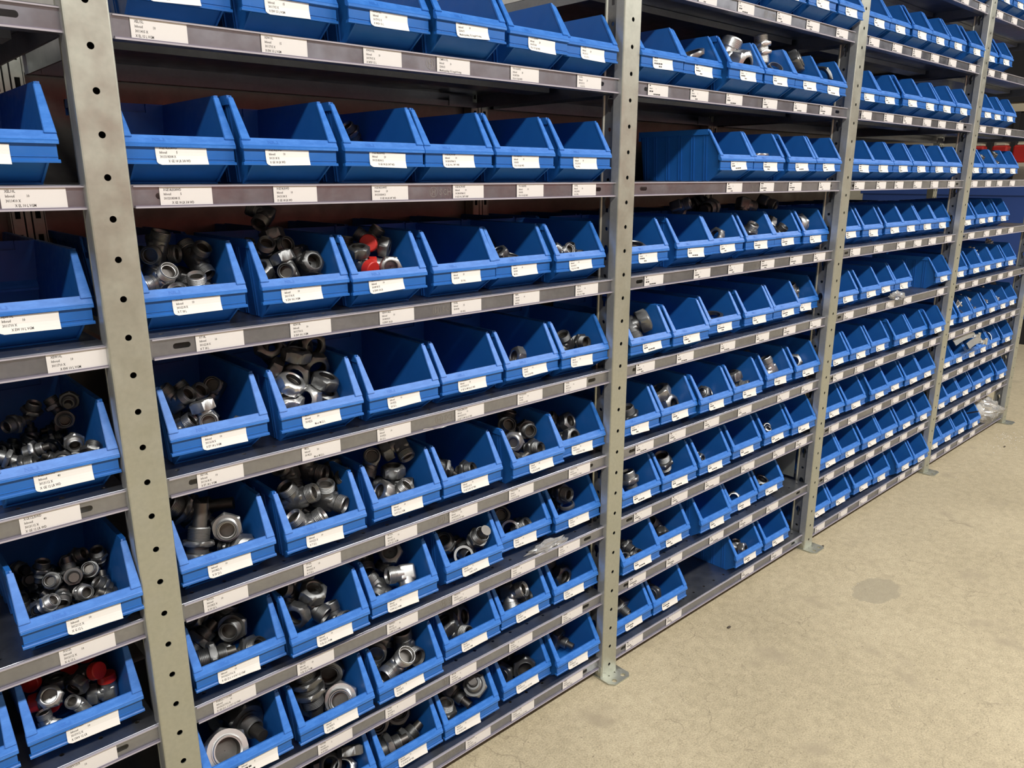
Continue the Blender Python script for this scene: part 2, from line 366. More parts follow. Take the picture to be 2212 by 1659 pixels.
# ------------------------------------------------------------------ labels
TX = {
 (1,7,0):('XEL15L','10','3011415 X','X EL 15 L VGM'),(1,7,1):('XEW15L','15','3011715 X','X EW 15 L VGM'),(1,7,2):('XWSV15L','10','3017915 X','X WSV 15 L'),(1,7,3):('CSMPSO15L','10','S200615','Maatkoppeling 15L kogel+O-ring'),(1,7,4):('PSO15LRWD','20','301471500','PS-O 15 LR WD'),(1,7,5):('XG15L','20','3012115 X','    X G 15 L'),
 (1,6,0):('XGE18LR38WD','5','3013318308 X','         X GE 18 LR 3/8 WD'),(1,6,1):('XGE18LRWD','10','3013118 X','X GE 18 LR WD'),(1,6,2):('XGE18LR34WD','20','3013318304 X','         X GE 18 LR 3/4" WD'),(1,6,3):('XGE18L78UNF','10','30138187080 X','X GE 18 L 7/8" UNF'),(1,6,4):('PSO18LRWD','10','301418','PS-O 18 LR WD'),(1,6,5):('XG18L','10','3012118 X','X G 18 L'),
 (1,5,0):('XT18L','10','3016218 X','X T 18 L'),(1,5,1):('XEW18L','10','3011718 X','X EW 18 L VGM'),(1,5,2):('XEWV18LR','10','3018918 X','X EWV 18 LR'),(1,5,3):('DS18L','25','3010518','              DS 18 L'),(1,5,4):('M18L','10','301418','M 18 L'),(1,5,5):('XEL18L','10','3011418 X','X EL 18 L VGM'),
 (1,4,0):('XET18L','10','3011618 X','X ET 18 L VGM'),(1,4,1):('M22L','50','3014222','              Moer M 22 L'),(1,4,2):('DS22L','10','3010522','DS 22 L'),(1,4,3):('XGE22LM22WD','10','3013722215 X','X GE 22 LM 22x1,5 WD'),(1,4,4):('PSO22LRWD','10','301422','PS-O 22 LR WD'),(1,4,5):('XG22L','10','3012122 X','X G 22 L'),
 (1,3,0):('XSV22L','10','3015822 X','X SV 22 L'),(1,3,1):('XT22L','10','3016222 X','X T 22 L'),(1,3,2):('XET22L','10','3011622 X','X ET 22 L VGM'),(1,3,3):('XGE22LR12WD','10','3013322102 X','X GE 22 LR 1/2" WD'),(1,3,4):('XGE22LRWD','50','301322 X','X GE 22 LR WD'),(1,3,5):('XGE22LR1WD','10','3013322004 X','        X GE 22 LR 1" WD'),
 (1,2,0):('XGE22L1116UNF','10','30136221716 X','X GE 22 L 1-1/16"-12 UNF'),(1,2,1):('XEL22L','10','3011422 X','X EL 22 L VGM'),(1,2,2):('XEW22L','10','3011722 X','X EW 22 L VGM'),(1,2,3):('XRI22O18','5','3015022018 X','           X RI-O 22/18'),(1,2,4):('PSO28LRWD','10','301428','PS-O 28 LR WD'),(1,2,5):('XG28L','10','3012128 X','X G 28 L'),
 (1,1,1):('XSV28L','5','3015828 X','X SV 28 L'),(1,1,2):('XT28L','5','3016228 X','X T 28 L'),(1,1,3):('XET28L','5','3011628 X','X ET 28 L VGM'),(1,1,4):('XEL28L','5','3011428 X','X EL 28 L VGM'),(1,1,5):('XEW28L','5','3011728 X','X EW 28 L VGM'),
 (1,0,1):('XGE28LR34WD','10','3013328304 X','X GE 28 LR 3/4" WD'),(1,0,2):('XGE28LRWD','10','3013128 X','X GE 28 LR WD'),(1,0,3):('XGE28LR112WD','10','3013328112 X','        X GE 28 LR 1-1/2" WD'),(1,0,4):('XRI28','5','3015028022 X','        X RI-O 28/22'),
 (0,5,0):('XEW10L','10','3011710 X','        X EW 10 L VGM'),(0,4,0):('XGE12LRWD','40','3013112 X','X GE 12 LR WD'),(0,3,0):('XG12L','10','3012112 X','X G 12 L'),(0,2,1):('XSWV12LR','10','3015912 X','X SWV 12 LR'),(0,6,0):('XEL10L','10','3011410 X','        X EL 10 L VGM'),
}
for (b_, l_, i_) in [(1, 1, 0), (1, 0, 0)]: TX[(b_, l_, i_)] = None
lines = ['Inhoud', 'NR.3', 'SCHULTE', 'VEL']
for t in TX.values():
    if t: lines += [t[0], t[1], t[2], t[3].strip()]
lines += ['5', '10', '1', '2']
set_type(lines)
LW, LH = 0.069, 0.0238
rl = random.Random(3)
def greek(bm, fn, ox, oz, inh=True, k=0):
    """print too small to read in the photo: each line as the dark dashes it shows as"""
    g = random.Random(k)
    for r_, y in enumerate((0, -.0055, -.0110, -.0165)):
        if r_ == 1 and inh:
            put_text(bm, 'Inhoud', fn, ox, oz + y, .0046, 1, .74); put_text(bm, g.choice(('5', '10', '1', '2')), fn, ox + .0215, oz + y, .0046, 1, .74); continue
        u = ox + (0.014 if r_ == 3 and g.random() < .4 else 0)
        for _ in range(g.randint(2, 4) if r_ in (2, 3) else g.randint(1, 2)):
            L_ = g.uniform(.003, .0065)
            bm.faces.new([bm.verts.new(fn(*p)) for p in ((u, oz + y), (u + L_, oz + y), (u + L_, oz + y + .0027), (u, oz + y + .0027))]).material_index = 1
            u += L_ + .0012
def print_lines(bm, fn, t, ox, oz):
    for r_, y in enumerate((0, -.0055, -.0110, -.0165)):
        if r_ == 1:
            put_text(bm, 'Inhoud', fn, ox, oz + y, .0046, 1, .74); put_text(bm, t[1], fn, ox + .0215, oz + y, .0046, 1, .74); continue
        s = t[{0: 0, 2: 2, 3: 3}[r_]]; ind = (len(s) - len(s.lstrip())) * .0011
        put_text(bm, s.strip(), fn, ox + ind, oz + y, .0046, 1, .74)
def card(bm, fn, w_, h_, rnd=0.0, nx=12, nz=6):
    V = {}
    for i in range(nx + 1):
        for j in range(nz + 1):
            u, v = w_ * i / nx, -h_ * j / nz
            if rnd and j == nz and i == 0: u, v = rnd * .35, -h_ + rnd * .35
            V[i, j] = bm.verts.new(fn(u, v))
    for i in range(nx):
        for j in range(nz): bm.faces.new((V[i, j], V[i + 1, j], V[i + 1, j + 1], V[i, j + 1])).material_index = 0
def shelf_label_mesh(t, k=0, inh=True):
    bm = bmesh.new(); e = 0.0
    card(bm, lambda u, v: (u, 0, v), LW, LH, 0, 1, 1)
    fn = lambda u, v: (u, -0.00015, v)
    if t: print_lines(bm, fn, t, .005, -.0052)
    else: greek(bm, fn, .005, -.0049, inh, k)
    return mesh('shelf_label', bm, [M['paper'], M['ink']])
def bin_label_mesh(t, curl=1.0, k=0, inh=True):
    bm = bmesh.new(); h_ = 0.0222
    def cf(u, v):
        a = max(0.0, (-v - .010) / .0105); c_ = max(0.0, (u - .048) / .02)
        return 0.0004 + .0016 * a + curl * (0.0006 * a * a + 0.0008 * a * c_)
    fn0 = lambda u, v: (u, -cf(u, v), v)
    fn = lambda u, v: (u, -cf(u, v) - .0002, v)
    card(bm, fn0, .067, h_, .0045)
    if t: print_lines(bm, fn, t, .005, -.0026)
    else: greek(bm, fn, .005, -.0024, inh, k)
    return mesh('paper_label', bm, [M['paper'], M['ink']])
GEN_S = [shelf_label_mesh(None, k, True) for k in range(5)]; GEN_SF = [shelf_label_mesh(None, 50 + k, False) for k in range(3)]
GEN_B = [bin_label_mesh(None, 0.8 + .25 * k, k, True) for k in range(5)]; GEN_BF = [bin_label_mesh(None, 1.2, 50 + k, False) for k in range(3)]

# ------------------------------------------------------------------ bins of the rack: bay, level, middle of the bin, depth of its lip
BINS = '''0,6,-0.123,-0.004;0,5,-0.102,0.029;0,4,-0.101,0.008;0,3,-0.101,-0.011;0,2,-0.271,0.011;0,2,-0.112,0.016;1,7,0.124,0.04;1,7,0.273,0.016;1,7,0.423,-0.007;1,7,0.574,-0.018;1,7,0.741,-0.004;1,7,0.891,0.004;1,6,0.101,0.018;1,6,0.251,0.001;1,6,0.407,-0.004;1,6,0.557,-0.002;1,6,0.709,-0.004;1,6,0.871,-0.004;1,5,0.102,0.025;1,5,0.272,0.024;1,5,0.421,0.017;1,5,0.585,0.022;1,5,0.735,0.028;1,5,0.885,0.016;1,4,0.117,0.021;1,4,0.28,0.013;1,4,0.437,0.011;1,4,0.594,0.016;1,4,0.75,0.016;1,4,0.899,0.01;1,3,0.107,0.011;1,3,0.268,0.002;1,3,0.435,0.011;1,3,0.587,0.01;1,3,0.749,-0.005;1,3,0.898,0.011;1,2,0.106,0.004;1,2,0.256,-0.012;1,2,0.414,-0.001;1,2,0.587,0.008;1,2,0.75,0.031;1,2,0.899,0.02;1,1,0.101,-0.004;1,1,0.259,-0.008;1,1,0.416,-0.008;1,1,0.587,0.017;1,1,0.74,0.021;1,1,0.896,0.018;1,0,0.27,0.016;1,0,0.424,0.011;1,0,0.575,0.009;1,0,0.744,0.02;1,0,0.894,0.003;2,7,1.101,-0.004;2,7,1.252,-0;2,7,1.401,-0.017;2,7,1.551,-0.019;2,7,1.7,-0.017;2,7,1.85,-0.01;2,6,1.411,-0.004;2,6,1.56,-0.003;2,6,1.727,-0.004;2,6,1.878,-0.004;2,5,1.107,0.016;2,5,1.293,0.022;2,5,1.443,0.027;2,5,1.606,0.03;2,5,1.756,0.033;2,5,1.905,0.026;2,4,1.103,-0.006;2,4,1.253,-0.011;2,4,1.44,0.017;2,4,1.604,0.015;2,4,1.757,0.017;2,4,1.905,0.036;2,3,1.101,0.012;2,3,1.251,0.01;2,3,1.4,-0;2,3,1.559,0.003;2,3,1.75,0.016;2,3,1.905,0.01;2,2,1.109,0.006;2,2,1.259,0.002;2,2,1.42,0.003;2,2,1.591,0.011;2,2,1.757,0.011;2,2,1.905,0.004;2,1,1.112,-0.002;2,1,1.268,0.018;2,1,1.446,0.004;2,1,1.61,0.019;2,1,1.769,0.022;2,0,1.112,0.014;2,0,1.262,0.011;2,0,1.644,0.005;2,0,1.805,0.005;3,8,2.109,0.002;3,8,2.258,0.002;3,8,2.408,-0.004;3,8,2.561,-0.003;3,8,2.716,-0.004;3,8,2.901,-0.004;3,7,2.109,0.009;3,7,2.258,0.01;3,7,2.408,-0;3,7,2.557,0.003;3,7,2.707,0.001;3,7,2.856,-0.002;3,6,2.109,0.001;3,6,2.258,0.005;3,6,2.408,0.005;3,6,2.557,0.003;3,6,2.707,-0;3,6,2.856,0.002;3,5,2.14,0.033;3,5,2.292,0.028;3,5,2.467,0.03;3,5,2.616,0.033;3,5,2.765,0.033;3,5,2.914,0.034;3,4,2.135,0.016;3,4,2.303,0.016;3,4,2.453,0.03;3,4,2.602,0.029;3,4,2.914,0.004;3,3,2.109,0.011;3,3,2.258,0.007;3,3,2.422,0.011;3,3,2.596,0.003;3,3,2.765,0.011;3,3,2.914,-0.002;3,2,2.118,0.012;3,2,2.269,0.007;3,2,2.455,0.006;3,2,2.604,0.012;3,2,2.754,0.006;3,2,2.903,0.008;3,1,2.124,0.008;3,1,2.273,0.008;3,1,2.43,0.003;3,1,2.58,0.003;3,1,2.739,0.002;3,1,2.904,0;3,0,2.109,0.017;3,0,2.26,0.016;3,0,2.437,0.016;3,0,2.587,0.012;3,0,2.765,-0.004;3,0,2.914,-0.009;4,8,3.117,0.016;4,8,3.266,0.008;4,7,3.117,-0;4,7,3.266,0.011;4,7,3.416,0.009;4,6,3.117,0.013;4,6,3.266,0.009;4,6,3.416,0.009;4,6,3.565,0.012;4,5,3.16,0.026;4,5,3.351,0.033;4,5,3.5,0.049;4,5,3.65,0.041;4,4,3.132,0.016;4,4,3.306,0.016;4,4,3.455,0.017;4,4,3.605,0.018;4,4,3.764,0.016;4,3,3.117,0.023;4,3,3.266,0.013;4,3,3.431,0.016;4,3,3.595,0.014;4,3,3.754,0.016;4,3,3.903,0.022;4,1,3.124,0.012;4,1,3.273,0.017;4,1,3.423,0.017;4,1,3.581,0.016;4,1,3.73,0.019;4,1,3.88,0.007;4,0,3.117,0.012;4,0,3.266,0.012;4,0,3.416,0.01;4,0,3.572,0.002;4,2,3.118,0.014;4,2,3.267,0.014;4,2,3.416,0.014;4,2,3.565,0.014;4,2,3.716,0.014;4,2,3.903,0.014'''
bins = {}
for s in BINS.split(';'):
    b_, l_, x, y = s.split(','); bins.setdefault((int(b_), int(l_)), []).append((float(x), float(y)))
bins[(2, 8)] = [(1.105 + .16 * k, -.01) for k in range(6)]
bins[(3, 9)] = [(2.115 + .16 * k, -.005) for k in range(6)]
bins[(4, 9)] = [(3.12 + .158 * k, -.005) for k in range(4)]
BL = {(1,7): [.036,.034,.038,.04,.046,.04], (1,6): [.04,.033,.044,.037,.039,.037], (1,5): [.041,.031,.031,.041,.041,.038], (1,4): [.044,.036,.037,.038,.044,.029], (1,3): [.039,.035,.038,.043,.046,.039], (1,2): [.035,.045,.034,.04,.035,.042], (1,1): [.053,.045,.033,.042,.043,.032], (1,0): [.027,.04,.027,.039,.038]}
SLX = {7: [.051,.22,.382,.52,.682,.853], 6: [.063,.221,.386,.548,.697,.846], 5: [.089,.231,.39,.54,.689,.861], 4: [.07,.235,.375,.544,.7,.833], 3: [.059,.223,.381,.525,.677,.852], 2: [.056,.198,.376,.527,.683,.824], 1: [.06,.224,.364,.517,.677,.839], 0: [.10,.26,.40,.554,.684,.846]}
NTH = ['first', 'second', 'third', 'fourth', 'fifth', 'sixth', 'seventh', 'eighth', 'ninth', 'tenth']

# ------------------------------------------------------------------ shelves
M['mark'] = mat('pressed_mark', (0.30, 0.295, 0.285), 0.5, 0.7)
def deck_mesh(w_, front=True):
    """w_ long, local x from 0; top at z = 0, front lip at y = .012"""
    bm = bmesh.new(); D = YR; n = int(round((w_) / 0.05)); c = w_ / n
    for i in range(n):
        holed(bm, lambda u, v, d: (u, v, -d), i * c, (i + 1) * c, 0.0125, 0.052, circ((i + .5) * c, 0.036, 0.0036, 12), 0.002)
    def quad(*p, mi=0): bm.faces.new([bm.verts.new(q) for q in p]).material_index = mi
    quad((0, .052, 0), (w_, .052, 0), (w_, D, 0), (0, D, 0))
    quad((0, .012, -.0006), (w_, .012, -.0006), (w_, .0125, 0), (0, .0125, 0))
    s0, s1 = 0.043, w_ - 0.058
    holed(bm, lambda u, v, d: (u, .012 + d, v), 0.01, 0.09, -.029, -.0006, circ(s0, -.0145, .004, 16, 1, .008), .002)
    holed(bm, lambda u, v, d: (u, .012 + d, v), w_ - 0.1, w_ - .016, -.029, -.0006, circ(s1, -.0145, .004, 16, 1, .008), .002)
    quad((0, .012, -.029), (.01, .012, -.029), (.01, .012, -.0006), (0, .012, -.0006))
    quad((w_ - .016, .012, -.029), (w_, .012, -.029), (w_, .012, -.0006), (w_ - .016, .012, -.0006))
    quad((.09, .012, -.029), (w_ - .1, .012, -.029), (w_ - .1, .012, -.0006), (.09, .012, -.0006))
    quad((0, .012, -.029), (w_, .012, -.029), (w_, .034, -.029), (0, .034, -.029)); quad((0, .034, -.029), (w_, .034, -.029), (w_, .034, -.018), (0, .034, -.018))
    quad((0, D, -.03), (w_, D, -.03), (w_, D, 0), (0, D, 0)); quad((0, D - .02, -.03), (w_, D - .02, -.03), (w_, D, -.03), (0, D, -.03)); quad((0, D - .02, -.03), (w_, D - .02, -.03), (w_, D - .02, -.018), (0, D - .02, -.018))
    box(bm, 0.001, 0.004, .034, D - .02, -.030, -.0005); box(bm, w_ - .004, w_ - .001, .034, D - .02, -.030, -.0005)
    box(bm, .02, w_ - .02, .19, .25, -.016, -.001)
    for xx in (0.02, w_ - 0.09):     # corner brackets where the shelf hangs on the posts
        box(bm, xx, xx + .07, D - .0225, D - .0205, -.029, -.006)
    # pressed maker's mark in the lip
    fn = lambda u, v: (u, .0117, v)
    cx, cz = w_ * .505, -.0148
    R_ = .0085
    for k in range(28):
        a, a2 = 2 * PI * k / 28, 2 * PI * (k + 1) / 28
        quad(*[(cx + math.cos(t) * r, .0117, cz + math.sin(t) * r) for t, r in ((a, R_), (a2, R_), (a2, R_ - .0011), (a, R_ - .0011))], mi=1)
    for dx, hh in ((-.003, .005), (.003, .005)):
        quad((cx + dx - .0009, .0117, cz - hh), (cx + dx + .0009, .0117, cz - hh), (cx + dx + .0009, .0117, cz + hh), (cx + dx - .0009, .0117, cz + hh), mi=1)
    quad((cx - .003, .0117, cz - .0009), (cx + .003, .0117, cz - .0009), (cx + .003, .0117, cz + .0009), (cx - .003, .0117, cz + .0009), mi=1)
    put_text(bm, 'SCHULTE', fn, cx + .012, cz - .005, .0145, 1, 0.95)
    return mesh('shelf_deck', bm, [M['shelf'], M['mark']])
def strip_mesh(w_):
    bm = bmesh.new(); a, b_ = .004, w_ - .004
    def q(y, z0, z1, mi): bm.faces.new([bm.verts.new(p) for p in ((a, y, z0), (b_, y, z0), (b_, y, z1), (a, y, z1))]).material_index = mi
    q(.0088, -.0262, -.0030, 0)
    box(bm, a, b_, .0085, .0118, -.0030, -.0014, 1)
    box(bm, a, b_, .0085, .0118, -.0275, -.0262, 2); box(bm, a, b_, .0080, .0118, -.0296, -.0275, 1)
    return mesh('label_strip', bm, [M['clear'], M['rail'], M['rail2']])
BW = [0.951, 0.951, 0.954, 0.955, 0.952]
DECK = {}; STRIP = {}
def shelf(b_, l_):
    x0 = (XP[b_ - 1] if b_ else -1.0) + .0272; w_ = BW[b_]
    if w_ not in DECK: DECK[w_] = deck_mesh(w_); STRIP[w_] = strip_mesh(w_)
    r_ = tag(empty('shelf', (x0, 0, ZL[l_])), f'galvanised shelf with white-labelled lip, {NTH[l_]} up from the floor, {BAY[b_]}', 'shelf', 'shelves of the rack')
    link('shelf_deck', DECK[w_], r_)
    s_ = link('label_strip', STRIP[w_], r_); s_['label'] = 'clear plastic label strip clipped along the lip'
    row = bins.get((b_, l_), [])
    xs = SLX[l_] if b_ == 1 else [x - .03 + rl.uniform(-.012, .012) for x, y in row]
    if b_ == 0: xs = {6: [-.115], 5: [-.078], 4: [-.152], 3: [-.134], 2: [-.30, -.153]}.get(l_, [])
    if (b_, l_) == (1, 0): row = [None] * 6
    for i, x in enumerate(xs):
        if x - x0 < .004 or x + LW > x0 + w_ - .002: x = min(max(x, x0 + .006), x0 + w_ - LW - .004)
        key = (b_, l_, i - 1) if (b_, l_) == (1, 0) else (b_, l_, i)
        t = TX.get(key) if b_ < 2 else None
        me = shelf_label_mesh(t) if t else (GEN_S if b_ <= 2 else GEN_SF)[rl.randrange(3)]
        link('shelf_label', me, r_, (x - x0, .0105, -.0030))
    return r_
for l_ in range(1, 8): shelf(0, l_)
for l_ in range(0, 8): shelf(1, l_)
for l_ in range(0, 9): shelf(2, l_)
for l_ in range(0, 10): shelf(3, l_)
for l_ in range(0, 10): shelf(4, l_)
for b_ in range(4):
    x0 = XP[b_ - 1] if b_ else -1.0; bm = bmesh.new(); box(bm, .004, 1.0, 0, .0015, .02, 2.15); box(bm, .03, .97, -.006, 0, .02, .05)
    tag(link('rear_panel', mesh('rear_panel', bm, M['panel']), None, (x0, YR + .032, 0)), f'plain steel sheet closing the rear of the {BAY[b_]}', 'panel', 'rear sheets of the rack')

# ------------------------------------------------------------------ the blue bin
def bin_mesh():
    bm = bmesh.new()
    xo = lambda y, z: .0595 + .009 * z / .12
    T = .0026
    P = [(.041, 0), (.0032, .0255), (.0045, .060), (.0425, .1185), (.2465, .1185), (.2385, 0)]
    for s in (-1, 1):
        prism_x(bm, P, (lambda y, z: xo(y, z)) if s > 0 else (lambda y, z: -xo(y, z)), (lambda y, z: xo(y, z) - T) if s > 0 else (lambda y, z: T - xo(y, z)))
        # upright ribs outside
        for yc in (.052, .088, .125, .162, .20, .228):
            for dy in (-.0035, .0035):
                z0, z1 = .002, .107
                v = [bm.verts.new(p) for p in [(s * (xo(0, z) + e), yc + dy + w_, z) for z in (z0, z1) for e, w_ in ((-.0005, -.0009), (.0022, -.0009), (.0022, .0009), (-.0005, .0009))]]
                for f in ((0, 1, 5, 4), (1, 2, 6, 5), (2, 3, 7, 6), (0, 3, 2, 1), (4, 5, 6, 7)): bm.faces.new([v[i] for i in f])
        # overhanging rim along the top, with its skirt
        prism_x(bm, [(.0415, .1065), (.0435, .119), (.2495, .119), (.2495, .1065)], lambda y, z, s=s: s * (xo(y, z) - .0005), lambda y, z, s=s: s * .0722)
        # flange down the sloping front edge
        a, c_ = (.0030, .0590), (.0400, .1165); d = Vector((c_[0] - a[0], c_[1] - a[1])).normalized(); n_ = Vector((d.y, -d.x)) * -.0032
        prism_x(bm, [a, c_, (c_[0] + n_.x * -1, c_[1] + n_.y * -1), (a[0] + n_.x * -1, a[1] + n_.y * -1)][::1], lambda y, z, s=s: s * (xo(y, z) - T - .0012), lambda y, z, s=s: s * (.0738 - .0016 * (z - .06) / .06), 1)
    prism_x(bm, [(.0395, 0), (.0385, .0026), (.2385, .0026), (.2385, 0)], -.0595, .0595)
    # rear wall, lower in the middle
    for x0, x1, zt in ((-.066, -.040, .1185), (-.040, .040, .106), (.040, .066, .1185)):
        v = [bm.verts.new(p) for p in [(x if abs(x) < .05 else math.copysign(xo(0, z), x), y + .008 * z / .12, z) for z in (0, zt) for x, y in ((x0, .2360), (x1, .2360), (x1, .2386), (x0, .2386))]]
        for f in ((0, 3, 2, 1), (4, 5, 6, 7), (0, 1, 5, 4), (1, 2, 6, 5), (2, 3, 7, 6), (3, 0, 4, 7)): bm.faces.new([v[i] for i in f])
    box(bm, -.0722, .0722, .2465, .2495, .097, .119); box(bm, -.0722, -.040, .2425, .2495, .1165, .119); box(bm, .040, .0722, .2425, .2495, .1165, .119)
    # sloping lower front set back between the gussets
    prism_x(bm, [(.0455, .0005), (.0085, .0255), (.0085, .0285), (.0485, .0020)], lambda y, z: -(xo(y, z) - .001), lambda y, z: xo(y, z) - .001)
    # label panel, its ledge and groove
    prism_x(bm, [(.0036, .0280), (.0036, .0480), (.0066, .0480), (.0066, .0280)], -.0715, .0715)
    prism_x(bm, [(.0016, .0252), (.0016, .0276), (.0030, .0290), (.0090, .0290), (.0090, .0252)], -.0735, .0735)
    prism_x(bm, [(.0028, .0318), (.0028, .0326), (.0040, .0332), (.0040, .0312)], -.0715, .0715)
    # thick front lip
    prism_x(bm, [(.0000, .0462), (.0000, .0508), (.0012, .0525), (.0070, .0620), (.0100, .0612), (.0095, .0490), (.0040, .0462)], -.0740, .0740, 1)
    # pressed size number
    d = Vector((.0058, .0095)).normalized()
    put_text(bm, 'NR.3', lambda u, v: (u, .0012 + d.x * v - .0003 * d.y, .0525 + d.y * v + .0003 * d.x), -.036, .0022, .0068, 2, 1.15)
    bmesh.ops.recalc_face_normals(bm, faces=bm.faces)
    es = [e for e in bm.edges if len(e.link_faces) == 2 and e.calc_face_angle(0) > 0.35 and all(f.material_index == 1 for f in e.link_faces)]
    bmesh.ops.bevel(bm, geom=es, offset=.0007, segments=2, affect='EDGES', clamp_overlap=True)
    return mesh('bin_body', bm, [M['blue'], M['lit_scuff'], M['numeral']])
M['numeral'] = mat('pressed_numeral', (0.020, 0.15, 0.57), 0.45)
BIN = bin_mesh()
BINROOT = {}
WHAT = {}
